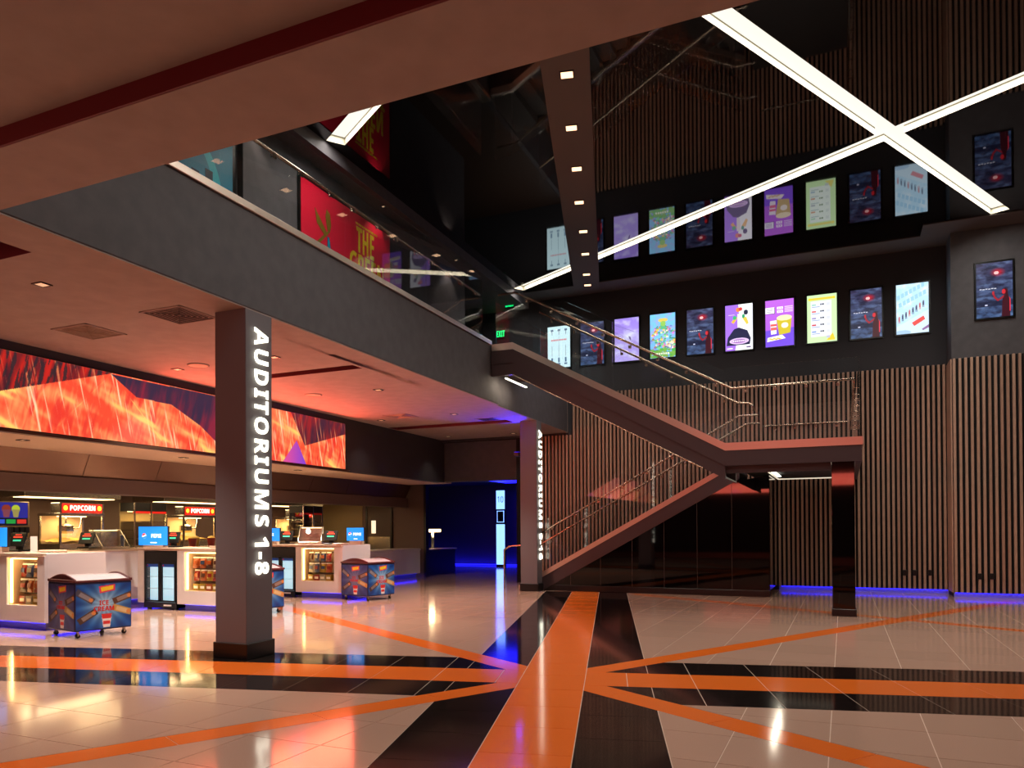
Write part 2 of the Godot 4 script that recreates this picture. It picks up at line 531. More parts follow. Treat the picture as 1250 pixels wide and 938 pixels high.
func poster_list() -> Image:        # pale green price list with a yellow ribbon
	var im := img(112, 198, Color(0.8, 0.94, 0.7))
	rect(im, 14, 26, 78, 148, Color(0.93, 0.95, 0.99))
	rect(im, 6, 12, 98, 9, Color(0.92, 0.8, 0.25))
	disc(im, 10, 16, 6, 6, Color(0.96, 0.85, 0.2)); disc(im, 100, 16, 6, 6, Color(0.96, 0.85, 0.2))
	for k in 5:
		var y := 38 + k * 28
		rect(im, 18, y, 16, 6, [Color(0.6, 0.8, 0.75), Color(0.85, 0.35, 0.35), Color(0.6, 0.55, 0.75), Color(0.8, 0.25, 0.3), Color(0.5, 0.6, 0.85)][k])
		rect(im, 18, y + 10, 30, 3, Color(0.55, 0.62, 0.78))
		rect(im, 50, y - 1, 5, 6, Color(0.2, 0.2, 0.25)); rect(im, 57, y - 1, 7, 6, Color(0.2, 0.2, 0.25))
		rect(im, 74, y - 3, 12, 12, Color(0.85, 0.86, 0.93))
	poly(im, [Vector2(76, 188), Vector2(96, 162), Vector2(104, 186), Vector2(104, 192), Vector2(70, 192)], Color(0.92, 0.8, 0.2))
	rect(im, 72, 172, 14, 10, Color(0.75, 0.75, 0.85))
	return im

func poster_snow() -> Image:        # pale slope, a slanting line of people, red lettering block
	var im := img(112, 198, Color(0.72, 0.88, 0.98))
	clouds(im, 41, 0.02, Color(0.92, 0.97, 1.0), 0.8)
	poly(im, [Vector2(0, 168), Vector2(112, 108), Vector2(112, 198), Vector2(0, 198)], Color(0.82, 0.92, 0.98))
	for k in 7:
		poly(im, [Vector2(4 + k * 14, 62 - k * 7), Vector2(14 + k * 14, 57 - k * 7), Vector2(12 + k * 14, 32 - k * 7 + 8), Vector2(2 + k * 14, 40 - k * 7 + 5)], Color(0.6, 0.8, 0.93))
		poly(im, [Vector2(10 + k * 14, 92 - k * 7), Vector2(20 + k * 14, 87 - k * 7), Vector2(18 + k * 14, 66 - k * 7 + 4), Vector2(8 + k * 14, 71 - k * 7 + 4)], Color(0.6, 0.8, 0.93))
	for k in 8:
		var c := Color(0.25, 0.28, 0.4) if k % 3 else Color(0.75, 0.4, 0.4)
		var x := 10 + k * 12
		var y := 140 - k * 8
		rect(im, x - 3, y - 8, 6, 14, c); disc(im, x, y - 11, 3, 3, c.lightened(0.2)); rect(im, x - 3, y + 6, 2, 8, c); rect(im, x + 1, y + 6, 2, 8, c)
	poly(im, [Vector2(54, 156), Vector2(94, 132), Vector2(100, 146), Vector2(62, 170)], Color(0.88, 0.3, 0.28))
	poly(im, [Vector2(88, 184), Vector2(112, 168), Vector2(112, 180), Vector2(92, 190)], Color(0.55, 0.4, 0.6))
	disc(im, 20, 192, 30, 10, Color(0.55, 0.7, 0.88), 0.6)
	return im

func poster_sketch() -> Image:      # white sheet, small blue upright sketches, a red title
	var im := img(112, 198, Color(0.82, 0.95, 0.98))
	for k in 3:
		var x := 22 + k * 34
		rect(im, x - 6, 14, 13, 9, Color(0.35, 0.45, 0.55)); rect(im, x - 1, 22, 3, 18, Color(0.4, 0.5, 0.6))
		rect(im, x - 1, 92, 2, 52, Color(0.45, 0.55, 0.62)); rect(im, x - 4, 150, 8, 22, Color(0.3, 0.42, 0.55)); rect(im, x - 7, 176, 14, 8, Color(0.35, 0.46, 0.58))
	for k in 13: rect(im, 18 + k * 6, 62, 4, 7, Color(0.85, 0.35, 0.38))
	rect(im, 56, 40, 1, 150, Color(0.5, 0.6, 0.65))
	return im

func led_art() -> Image:            # folded shards of orange fire, dark purple shards between
	var W := 1100
	var H := 107
	var im := img(W, H, Color(1, 0.42, 0.22))
	var a := FastNoiseLite.new(); a.seed = 3; a.frequency = 0.012; a.fractal_octaves = 3
	var b := FastNoiseLite.new(); b.seed = 8; b.frequency = 0.05; b.fractal_octaves = 3
	var ux := func(z: float) -> float: return (-5.0 - z) * 100.0
	var dark := [
		[Vector2(0, 0), Vector2(ux.call(-9.1), 0), Vector2(ux.call(-7.1), 60), Vector2(0, 90)],
		[Vector2(ux.call(-9.1), 2), Vector2(ux.call(-11.6), 0), Vector2(ux.call(-11.7), 96), Vector2(ux.call(-11.1), 60), Vector2(ux.call(-10.4), 32), Vector2(ux.call(-9.6), 30)],
		[Vector2(ux.call(-13.85), 0), Vector2(W, 0), Vector2(W, 24), Vector2(ux.call(-14.35), 66)]]
	for k in dark.size(): dark[k] = PackedVector2Array(dark[k])
	var pur := PackedVector2Array([Vector2(ux.call(-13.55), 107), Vector2(ux.call(-14.05), 58), Vector2(ux.call(-14.4), 107)])
	for x in W:
		for y in H:
			var p := Vector2(x, y)
			var s := a.get_noise_2d(x * 3.0 + y * 0.9, y * 0.7)
			var f := b.get_noise_2d(x * 2.2 + y * 0.5, y * 0.35)
			var g := a.get_noise_2d(x * 9.0 - y * 2.2, y * 0.5 + 300.0)
			var c: Color
			var t := 0.5 + s * 0.9 + f * 0.35
			if Geometry2D.is_point_in_polygon(p, dark[0]):
				c = Color(0.28, 0.1, 0.14).lerp(Color(0.78, 0.14, 0.11), clampf(t, 0, 1))
				if g > 0.3: c = c.lerp(Color(0.95, 0.55, 0.35), clampf((g - 0.3) * 3.0, 0, 0.8))
				if f < -0.12: c = c.lerp(Color(0.17, 0.15, 0.17), 0.8)
			elif Geometry2D.is_point_in_polygon(p, dark[1]):
				c = Color(0.17, 0.15, 0.24).lerp(Color(0.52, 0.14, 0.22), clampf(t + (p.y - 40.0) / 90.0, 0, 1))
			elif Geometry2D.is_point_in_polygon(p, dark[2]):
				c = Color(0.25, 0.13, 0.2).lerp(Color(0.62, 0.13, 0.14), clampf(t, 0, 1))
				if g > 0.32: c = c.lerp(Color(0.95, 0.6, 0.4), clampf((g - 0.32) * 3.0, 0, 0.9))
			elif Geometry2D.is_point_in_polygon(p, pur):
				c = Color(0.85, 0.3, 0.6).lerp(Color(0.5, 0.25, 0.8), clampf((x - 870.0) / 70.0, 0, 1))
			else:
				var w := a.get_noise_2d(x * 0.8 - y * 1.6 + 900.0, y * 1.2)
				var l1: float = ux.call(-9.1) - y * 1.05
				var l2: float = ux.call(-9.1) + y * 1.1
				var l3: float = ux.call(-7.0) + y * 0.8
				if x < 420: w += (0.12 if x < l3 else -0.06) if x < l1 else (-0.16 if x > l2 else 0.1 - y / 700.0)
				if absf(x - l1) < 1.0 or absf(x - l2) < 1.0: w += 0.18
				c = Color(0.96, 0.3, 0.19).lerp(Color(1.0, 0.6, 0.36), clampf(0.45 + w * 1.3 + f * 0.5, 0, 1))
				if s > 0.22: c = c.lerp(Color(0.9, 0.2, 0.16), clampf((s - 0.22) * 3.0, 0, 0.75))
				if g > 0.26: c = c.lerp(Color(1, 0.86, 0.68), clampf((g - 0.26) * 2.8, 0, 0.9))
				if w > 0.34: c = c.lerp(Color(1, 0.85, 0.42), clampf((w - 0.34) * 3.0, 0, 0.8))
			im.set_pixel(x, y, c)
	return im

func freezer_art(warm: bool) -> Image:   # rays from the middle with wrapped bars lying on them
	var im := img(128, 112, Color(0.12, 0.3, 0.55))
	for y in 112:
		for x in 128:
			var d := Vector2(x - 66, (y - 52) * 1.05)
			var k := d.length() / 82.0
			var s := 0.5 + 0.5 * sin(d.angle() * 14.0)
			var c := Color(0.75, 0.9, 0.98).lerp(Color(0.08, 0.35, 0.7), clampf(k * 1.25, 0, 1))
			c = c.lerp(Color(0.05, 0.16, 0.42), s * clampf(k, 0, 1) * 0.7)
			if warm: c = c.lerp(Color(0.4, 0.22, 0.42), 0.45)
			im.set_pixel(x, y, c)
	var bars := [[20, 30, 0.6, Color(0.32, 0.3, 0.36)], [108, 38, -0.35, Color(0.36, 0.24, 0.2)], [106, 68, 0.35, Color(0.75, 0.62, 0.35)], [26, 80, -0.55, Color(0.3, 0.2, 0.16)]]
	for q in bars:
		var o := Vector2(q[0], q[1])
		var e := Vector2.RIGHT.rotated(q[2]); var n := e.orthogonal()
		poly(im, [o - e * 24 - n * 8, o + e * 24 - n * 8, o + e * 24 + n * 8, o - e * 24 + n * 8], q[3])
		poly(im, [o - e * 14 - n * 5, o + e * 14 - n * 5, o + e * 14 + n * 5, o - e * 14 + n * 5], q[3].lightened(0.35))
		disc(im, o.x + e.x * 16, o.y + e.y * 16, 5, 5, Color(0.85, 0.55, 0.3))
	poly(im, [Vector2(52, 6), Vector2(90, 2), Vector2(90, 18), Vector2(54, 24)], Color(0.9, 0.25, 0.4))
	poly(im, [Vector2(56, 9), Vector2(86, 5), Vector2(86, 15), Vector2(58, 20)], Color(0.95, 0.85, 0.2))
	poly(im, [Vector2(58, 76), Vector2(82, 76), Vector2(78, 110), Vector2(62, 110)], Color(0.93, 0.9, 0.9))
	poly(im, [Vector2(58, 76), Vector2(82, 76), Vector2(80, 88), Vector2(60, 88)], Color(0.85, 0.2, 0.2))
	rect(im, 62, 94, 16, 8, Color(0.85, 0.2, 0.2))
	return im

# ------------------------------------------------------------------ floor
var tiles := []      # [polygon, material name, distance]
func rot_rect(c: Vector2, e: Vector2, s0: float, s1: float, t0: float, t1: float) -> PackedVector2Array:
	# e points along s; t runs to the right of it (plan x, z)
	var n := Vector2(-e.y, e.x)
	return PackedVector2Array([c + e * s0 + n * t0, c + e * s1 + n * t0, c + e * s1 + n * t1, c + e * s0 + n * t1])

func bounds(p: PackedVector2Array) -> Rect2:
	var r := Rect2(p[0], Vector2.ZERO)
	for q in p: r = r.expand(q)
	return r

func lay(p: PackedVector2Array, cuts: Array, name_: String) -> void:
	var left := [p]
	for c in cuts:
		var next := []
		for q in left:
			if not bounds(q).intersects(c[1]):
				next.append(q)
				continue
			for r in Geometry2D.clip_polygons(q, c[0]):
				if not Geometry2D.is_polygon_clockwise(r): next.append(r)
		left = next
	for q in left:
		for r in Geometry2D.offset_polygon(q, -0.0036):
			if Geometry2D.is_polygon_clockwise(r) or r.size() < 3: continue
			var b := bounds(r)
			if b.size.x < 0.02 and b.size.y < 0.02: continue
			tiles.append([r, name_, (b.get_center()).length()])

func tile_mesh(list: Array, o := Vector2.ZERO) -> ArrayMesh:
	var mb := MB.new()
	for p in list:
		var idx := Geometry2D.triangulate_polygon(p)
		for i in range(0, idx.size(), 3):
			var w := []
			for k in 3: w.append(Vector3(p[idx[i + k]].x - o.x, 0, p[idx[i + k]].y - o.y))
			mb.tri(w[0], w[1], w[2], Vector3.UP)
		for i in p.size():
			var a := Vector3(p[i].x - o.x, 0, p[i].y - o.y)
			var q: Vector2 = p[(i + 1) % p.size()]
			var b := Vector3(q.x - o.x, 0, q.y - o.y)
			mb.quad(a, b, b - Vector3(0, 0.004, 0), a - Vector3(0, 0.004, 0))
	return mb.done()

func build_floor() -> void:
	var root := thing("floor", "polished beige tile floor with black and orange star bands", "", Transform3D(), "", "structure")
	obj("screed", bx(Vector3(-18, -0.3, -31.5), Vector3(8, -0.003, 14.5)), M.grout, root)
	var C := Vector2(-2.73, -7.87)
	var a := deg_to_rad(15.1)
	var along := Vector2(-sin(a), -cos(a))              # centre band, away from the doors
	var across := Vector2(cos(a), -sin(a))
	var d1 := Vector2(sin(deg_to_rad(26.3)), -cos(deg_to_rad(26.3)))
	var d2 := Vector2(-sin(deg_to_rad(56.3)), -cos(deg_to_rad(56.3)))
	var room := PackedVector2Array([Vector2(-18, -31.4), Vector2(8, -31.4), Vector2(8, 4.4), Vector2(-18, 4.4)])
	var far := 11.35
	# a band is [frame centre, direction, s0, s1, t0, t1, step, material, phase]
	var bands := [
		[C, along, -12.5, far, -0.328, 0.328, 0.742, "orange_tile", 0.0],
		[C, across, -9.6, 9.8, -0.372, 0.372, 0.655, "orange_tile", 0.2],
		[C, d1, -11.0, 13.2, -0.152, 0.152, 1.2, "orange_tile", 0.1],
		[C, d2, -6.4, 9.5, -0.165, 0.165, 1.2, "orange_tile", 0.5],
		[Vector2(0.65, -15.3), Vector2(0.842, 0.539), -6.1, 5.0, -0.12, 0.12, 1.2, "orange_tile", 0.0],
		[C, along, -12.5, far, -0.975, -0.328, 0.742, "black_tile", 0.35],
		[C, along, -12.5, far, 0.328, 0.975, 0.742, "black_tile", 0.35],
		[C, across, -9.6, 9.8, -1.11, -0.372, 0.655, "black_tile", 0.2],
		[C, across, -9.6, 9.8, 0.372, 1.11, 0.655, "black_tile", 0.2]]
	var cuts := []
	for b in bands:
		var s: float = b[2] - b[6] * b[8]
		while s < b[3]:
			var s0: float = maxf(s, b[2])
			var s1: float = minf(s + b[6], b[3])
			if s1 - s0 > 0.01:
				for p in Geometry2D.intersect_polygons(rot_rect(b[0], b[1], s0, s1, b[4], b[5]), room):
					lay(p, cuts, b[7])
			s += b[6]
		var whole := rot_rect(b[0], b[1], b[2], b[3], b[4], b[5])
		if Geometry2D.is_polygon_clockwise(whole): whole.reverse()
		cuts.append([whole, bounds(whole)])
	var i := 0
	var x := -17.87
	while x < 7.9:
		var z := -31.35
		while z < 4.3:
			i += 1
			var p := PackedVector2Array([Vector2(x, z), Vector2(minf(x + 0.658, 8), z), Vector2(minf(x + 0.658, 8), minf(z + 0.74, 4.4)), Vector2(x, minf(z + 0.74, 4.4))])
			lay(p, cuts, "beige_tile" if hash(i * 7919) % 3 else "beige_tile_warm")
			z += 0.74
		x += 0.658
	# the 300 largest in view stand alone, the rest are joined by colour
	for t in tiles:
		var c := bounds(t[0]).get_center()
		var q := cam.basis.inverse() * (Vector3(c.x, 0, c.y) - EYE)
		var sx := PX.x + FX * q.x / -q.z
		var sy := PX.y - FX * q.y / -q.z
		t[2] = -q.z if q.z < -2.0 and sx > -30 and sx < 1280 and sy < 960 else 1000.0 - q.z
	tiles.sort_custom(func(m, n): return m[2] < n[2])
	var rest := {}
	for k in tiles.size():
		var t = tiles[k]
		if k < 290 and t[2] < 900.0:
			var c := bounds(t[0]).get_center()
			obj("tile", tile_mesh([t[0]], c), M[t[1]], root, T(Vector3(c.x, 0, c.y)))
		else:
			if not rest.has(t[1]): rest[t[1]] = []
			rest[t[1]].append(t[0])
	for n in rest:
		var o := obj("tile_field", tile_mesh(rest[n]), M[n], root)
		o.set_meta("kind", "stuff")

# ------------------------------------------------------------------ shell
func csg_cut(size: Vector3, at: Transform3D, m: Material, parent: Node) -> void:
	var c := CSGBox3D.new()
	c.name = "cut"
	c.size = size
	c.operation = CSGShape3D.OPERATION_SUBTRACTION
	c.material = m
	c.transform = at
	parent.add_child(c, true)

func csg_slab(called: String, label: String, lo: Vector3, hi: Vector3, m: Material) -> CSGBox3D:
	var c := CSGBox3D.new()
	c.name = numbered(called)
	c.size = hi - lo
	c.position = (lo + hi) / 2.0
	c.material = m
	add_child(c)
	tag(c, label, "", "", "structure")
	return c

func slats(root: Node3D, x0: float, x1: float, pitch: float, y0: float, y1: float, z: float, skip := []) -> void:
	var mesh := bc(Vector3.ZERO, Vector3(0.053, 1.0, 0.07), 0.004)
	var x := x0
	var i := 0
	while x < x1:
		i += 1
		var top := y1
		if x < -6.74: top = 4.14
		obj("slat", mesh, M.slat_wood if hash(i * 31) % 3 else M.slat_wood_second, root, Transform3D(Basis.from_scale(Vector3(1, top - y0, 1)), Vector3(x, (top + y0) / 2.0, z + 0.035)))
		x += pitch

func build_shell() -> void:
	# low ceiling over the concessions, with three crimson slots
	var c := csg_slab("ceiling", "low painted ceiling over the concession hall with long slots", Vector3(-17.6, LOW, -21.7), Vector3(-6.9, 5.3, -4.25), M.ceiling_paint)
	for s in [[-13.0, -6.95, -5.03, -4.6], [-9.9, -7.13, -11.1, -10.8], [-10.75, -7.41, -18.46, -17.95]]:
		csg_cut(Vector3(s[1] - s[0], 0.9, s[3] - s[2]), T(Vector3((s[0] + s[1]) / 2.0, LOW + 0.35, (s[2] + s[3]) / 2.0) - c.position), M.crimson, c)
	struct("ceiling_entry", "painted band of ceiling along the edge of the atrium opening", bx(Vector3(-17.6, LOW, -4.25), Vector3(8, 5.3, -3.56)), M.ceiling_paint)
	struct("trim_1", "deep crimson edge strip of the raised entry ceiling", bx(Vector3(-17.6, LOW + 0.002, -3.56), Vector3(8, LOW + 0.14, -3.54)), M.crimson)
	struct("ceiling_raised", "raised painted ceiling over the entrance", bx(Vector3(-17.6, LOW + 0.13, -3.54), Vector3(8, 5.3, 14.4)), M.ceiling_paint)
	struct("wall_atrium_near", "dark wall above the entrance ceiling", bx(Vector3(-8.6, 5.3, -4.25), Vector3(8, TOP + 0.3, -4.05)), M.dark_paint)
	# balcony
	struct("wall_balcony", "charcoal painted balcony front", lbox(-0.6, LOW + 0.012, -15.75, 0, 5.40, -4.26, 0.012), M.charcoal_paint, TL)
	struct("wall_balcony_return", "charcoal beam continuing behind the stair", lbox(-0.6, LOW + 0.012, -21.1, -0.06, 5.38, -15.76), M.charcoal_paint, TL)
	struct("ceiling_edge", "painted ceiling edge under the balcony front", lbox(-0.56, LOW, -15.75, -0.004, LOW + 0.012, -4.26), M.ceiling_paint, TL)
	struct("ceiling_edge_return", "painted ceiling edge under the beam behind the stair", lbox(-0.56, LOW, -21.1, -0.064, LOW + 0.012, -15.75), M.ceiling_paint, TL)
	struct("trim_2", "brushed metal cap along the balcony edge", lbox(-0.16, 5.40, -15.3, 0.03, 5.49, -4.27, 0.006), M.brushed_steel, TL)
	struct("floor_balcony", "dark carpeted upper floor behind the balcony glass", lbox(-5.5, 5.31, -21.2, -0.16, 5.4, -4.27), M.dark_brown, TL)
	struct("wall_upper", "dark wall of the upper gallery", lbox(-1.8, 5.4, -17.6, -1.6, TOP + 0.3, -4.3), M.charcoal_paint, TL)
	struct("wall_upper_return", "dark wall at the end of the upper gallery", lbox(-5.4, 5.4, -17.6, -1.8, TOP + 0.3, -17.4), M.dark_paint, TL)
	struct("ceiling_gallery", "dropped edge of the ceiling above the upper gallery", lbox(-5.4, 7.8, -21.2, -1.2, TOP + 0.3, -4.3), M.charcoal_paint, TL)
	struct("wall_left", "wall closing the hall behind the kitchen", bx(Vector3(-17.8, 0, -31.5), Vector3(-17.6, 8.4, 14.4)), M.kitchen_wall)
	struct("wall_rear", "wall behind the entrance", bx(Vector3(-17.8, 0, 14.4), Vector3(8.2, 5.4, 14.6)), M.dark_paint)
	struct("wall_right", "dark wall on the side of the pier", bx(Vector3(8, 0, -21.4), Vector3(8.2, 8.4, 14.6)), M.dark_paint)
	# poster wall with slats
	var w := thing("wall_back", "dark wall above vertical wooden slats", "", Transform3D(), "", "structure")
	obj("upper_panel", bx(Vector3(-13, 4.15, WB - 0.2), Vector3(2.2, TOP + 0.3, WB)), M.dark_paint, w)
	obj("lower_panel", bx(Vector3(-8.45, 0, WB - 0.2), Vector3(2.2, 4.15, WB - 0.001)), M.slat_gap, w)
	obj("slat_backing", bx(Vector3(-6.72, 4.15, WB), Vector3(2.2, 5.26, WB + 0.004)), M.slat_gap, w)
	obj("header", bx(Vector3(-13, 2.97, -21.75), Vector3(-8.45, 4.15, -21.55)), M.charcoal_paint, w)
	obj("kick_plate", bx(Vector3(-1.46, 0.0, WB), Vector3(2.15, 0.1, WB + 0.006)), M.kick_pale, w)
	slats(w, -7.95, 2.12, 0.1035, 0.1, 5.26, WB + 0.004)
	var p := thing("wall_pier", "projecting dark wall pier above vertical wooden slats", "", Transform3D(), "", "structure")
	obj("upper_panel", bx(Vector3(2.16, 5.22, WB - 0.2), Vector3(8, TOP + 0.3, PIER)), M.charcoal_paint, p)
	obj("lower_panel", bx(Vector3(2.16, 0, WB - 0.2), Vector3(8, 5.22, PIER - 0.001)), M.slat_gap, p)
	obj("corner_panel", bx(Vector3(2.135, 0.1, WB + 0.05), Vector3(2.16, 5.22, PIER)), M.slat_wood, p)
	obj("kick_plate", bx(Vector3(2.16, 0.0, PIER), Vector3(7.9, 0.1, PIER + 0.006)), M.kick_pale, p)
	slats(p, 2.2, 7.9, 0.1085, 0.1, 5.22, PIER)
	# mirror ceiling with the slots of the light bars
	var mc := csg_slab("ceiling_mirror", "glossy black mirror ceiling over the atrium", Vector3(-8.4, TOP, -20.9), Vector3(8, TOP + 0.35, -4.2), M.mirror_black)
	for b in bars():
		var d: Vector3 = b[1] - b[0]
		csg_cut(Vector3(0.33, 0.28, d.length()), Transform3D(Basis(Vector3.UP, atan2(-d.x, -d.z)), (b[0] + b[1]) / 2.0 - mc.position + Vector3(0, 0.0, 0)), M.slot_white, mc)
	struct("ceiling_border", "grey plaster border of the mirror ceiling along the poster wall", bx(Vector3(-8.6, TOP - 0.02, WB), Vector3(1.585, TOP + 0.3, -20.35)), M.soffit_grey)
	struct("ceiling_border_pier", "grey plaster border of the mirror ceiling along the pier", bx(Vector3(1.585, TOP - 0.02, WB), Vector3(8, TOP + 0.3, -19.62)), M.soffit_grey)
	# soffit strip with square downlights
	var a := deg_to_rad(15.1)
	var dir := Vector3(-sin(a), 0, -cos(a))
	var s0 := Vector3(-3.33, 0, -10.18)
	struct("ceiling_soffit", "dropped grey ceiling strip with a row of square downlights", bx(Vector3(-0.335, TOP - 0.08, -10.8), Vector3(0.335, TOP + 0.01, 6.0)), M.soffit_grey, T(s0, a))
	for q in [[692, 91], [697.5, 156], [704, 206], [707, 247], [712, 282.5], [714.5, 310], [716, 335], [717.3, 348]]:
		var at := py(q[0], q[1], TOP - 0.08)
		square_light(at, a, 0.2, "square recessed downlight in the dropped ceiling strip", "downlights of the ceiling strip", 0.5, "downlight_warm")
	# lower floor corridor with blue light
	struct("wall_corridor_far", "dark wall at the end of the blue corridor", bx(Vector3(-17.6, 0, -31.4), Vector3(-8.2, 3.6, -30.9)), M.corridor_wall)
	struct("wall_corridor_side", "dark side wall of the blue corridor", bx(Vector3(-8.45, 0, -31), Vector3(-8.2, 3.6, -21.4)), M.corridor_wall)
	struct("ceiling_corridor", "dark ceiling of the blue corridor", bx(Vector3(-17.6, 3.4, -31), Vector3(-8.2, 3.6, -21.75)), M.dark_paint)

func bars() -> Array:
	var y := TOP
	return [
		[Vector3(-3.95, y, -4.9), Vector3(2.95, y, -19.53)],
		[Vector3(-7.86, y, -20.02), Vector3(6.4, y, -11.4)],
		[Vector3(-7.6, y, -11.03), Vector3(1.2, y, -5.1)]]

func square_light(at: Vector3, ry: float, s: float, label: String, group: String, e: float, lens := "downlight_dim") -> Node3D:
	var t := thing("downlight", label, "light", T(at, ry), group)
	var mb := MB.new()
	for k in [[Vector3(-s / 2, -0.012, -s / 2), Vector3(s / 2, 0.0, -s / 2 + 0.016)], [Vector3(-s / 2, -0.012, s / 2 - 0.016), Vector3(s / 2, 0.0, s / 2)], [Vector3(-s / 2, -0.012, -s / 2 + 0.016), Vector3(-s / 2 + 0.016, 0.0, s / 2 - 0.016)], [Vector3(s / 2 - 0.016, -0.012, -s / 2 + 0.016), Vector3(s / 2, 0.0, s / 2 - 0.016)]]:
		mb.box(k[0], k[1])
	obj("trim_ring", mb.done(), M.black_base, t)
	obj("lens", bx(Vector3(-s / 2 + 0.016, -0.006, -s / 2 + 0.016), Vector3(s / 2 - 0.016, -0.002, s / 2 - 0.016)), M[lens], t)
	if e > 0.0: spot(at + Vector3(0, -0.02, 0), Vector3.DOWN, 48.0, Color(1.0, 0.92, 0.84), e, t, s * 0.4)
	return t

func build_bars() -> void:
	var k := 0
	var names := ["long white light bar running over the star and across the other bar", "white light bar crossing beneath the poster reflections", "white light bar ending at the gallery bulkhead"]
	for b in bars():
		var d: Vector3 = b[1] - b[0]
		var t := thing("light_bar", names[k], "light", T((b[0] + b[1]) / 2.0 + Vector3(0, 0.115 + 0.004 * k, 0), atan2(-d.x, -d.z)), "recessed light bars of the mirror ceiling")
		obj("diffuser", bc(Vector3(0, 0.01, 0), Vector3(0.322, 0.012, d.length() - 0.01)), M.bar_light, t)
		area("bar_glow", t.position + Vector3(0, -0.012, 0), Vector3.DOWN, d.normalized(), Vector2(0.28, d.length() - 0.1), Color(1.0, 0.97, 0.92), 22.0, t)
		k += 1

func led_line(called: String, label: String, a: Vector3, b: Vector3, face: Vector3, m: Material, c: Color, radiance: float, thick := 0.014) -> void:
	var d := b - a
	var x := d.normalized()
	var z := -face.normalized()
	var f := Transform3D(Basis(z.cross(x).normalized() * 1.0, z, x) , (a + b) / 2.0).orthonormalized()
	var t := thing(called, label, "light", f)
	obj("strip", bc(Vector3.ZERO, Vector3(thick, 0.008, d.length())), m, t)
	area("strip_glow", (a + b) / 2.0 + face.normalized() * 0.007, face, x, Vector2(thick, d.length()), c, radiance, t)

# ------------------------------------------------------------------ columns and signs
func build_columns() -> void:
	for q in [[-7.43, -7.93, 0.0, "AUDITORIUMS 1-8", 402.0, 703.0, 318.0], [-18.36, -18.74, -0.03, "AUDITORIUMS 9-16", 526.0, 684.0, 660.5]]:
		var near: bool = q[0] > -10
		var c := thing("column_lobby" if near else "column_stair", "square charcoal column beside the concession counters carrying a lit sign" if near else "square charcoal column at the foot of the stair carrying a lit sign", "column", TL, "", "structure")
		var w := 0.47 if near else 0.43
		obj("shaft", lbox(q[2] - w, 0.0, q[1], q[2], LOW, q[0], 0.006), M.column_paint, c)
		obj("base", lbox(q[2] - w - 0.022, 0.0, q[1] - 0.022, q[2] + 0.022, 0.19, q[0] + 0.022, 0.008), M.black_base, c)
		var wx := LP(q[2], 0, (q[0] + q[1]) / 2.0).x
		var y1: float = pxx(q[6], q[4], wx).y
		var y0: float = pxx(q[6], q[5], wx).y
		var zc: float = lerpf(q[0], q[1], 0.5)
		var cap := 0.25 if near else 0.22
		var s := thing("illuminated_sign", "white lit letters reading AUDITORIUMS 1-8 down the column beside the counters" if near else "white lit letters reading AUDITORIUMS 9-16 down the column by the stair", "sign", T(LP(q[2] + 0.03, (y0 + y1) / 2.0, zc), TILT))
		var f := Transform3D(Basis(Vector3(0, -1, 0), Vector3(0, 0, -1), Vector3(1, 0, 0)), Vector3.ZERO)
		letters(s, q[3], f, cap, y1 - y0, 0.012, M.letter_white)
		area("sign_glow", LP(q[2] + 0.06, (y0 + y1) / 2.0, zc), Vector3(1, 0, 0), Vector3.UP, Vector2(cap, y1 - y0), Color(1, 0.99, 0.92), 0.5, s)

# ------------------------------------------------------------------ posters
func poster(called: String, label: String, c: Vector3, w: float, h: float, m: Material, e: float, tint: Color) -> void:
	var t := thing(called, label, "poster screen", T(c), "lit poster screens")
	var b := 0.04
	obj("frame", bc(Vector3(0, 0, 0.02), Vector3(w + 2 * b, h + 2 * b, 0.04), 0.006), M.black_frame, t)
	var mb := MB.new()
	mb.quad(Vector3(-w / 2, -h / 2, 0.0415), Vector3(w / 2, -h / 2, 0.0415), Vector3(w / 2, h / 2, 0.0415), Vector3(-w / 2, h / 2, 0.0415))
	obj("screen", mb.done(), m, t)
	if e > 0.0: area("screen_glow", c + Vector3(0, 0, 0.05), Vector3(0, 0, 1), Vector3.UP, Vector2(w, h), tint, e, t)

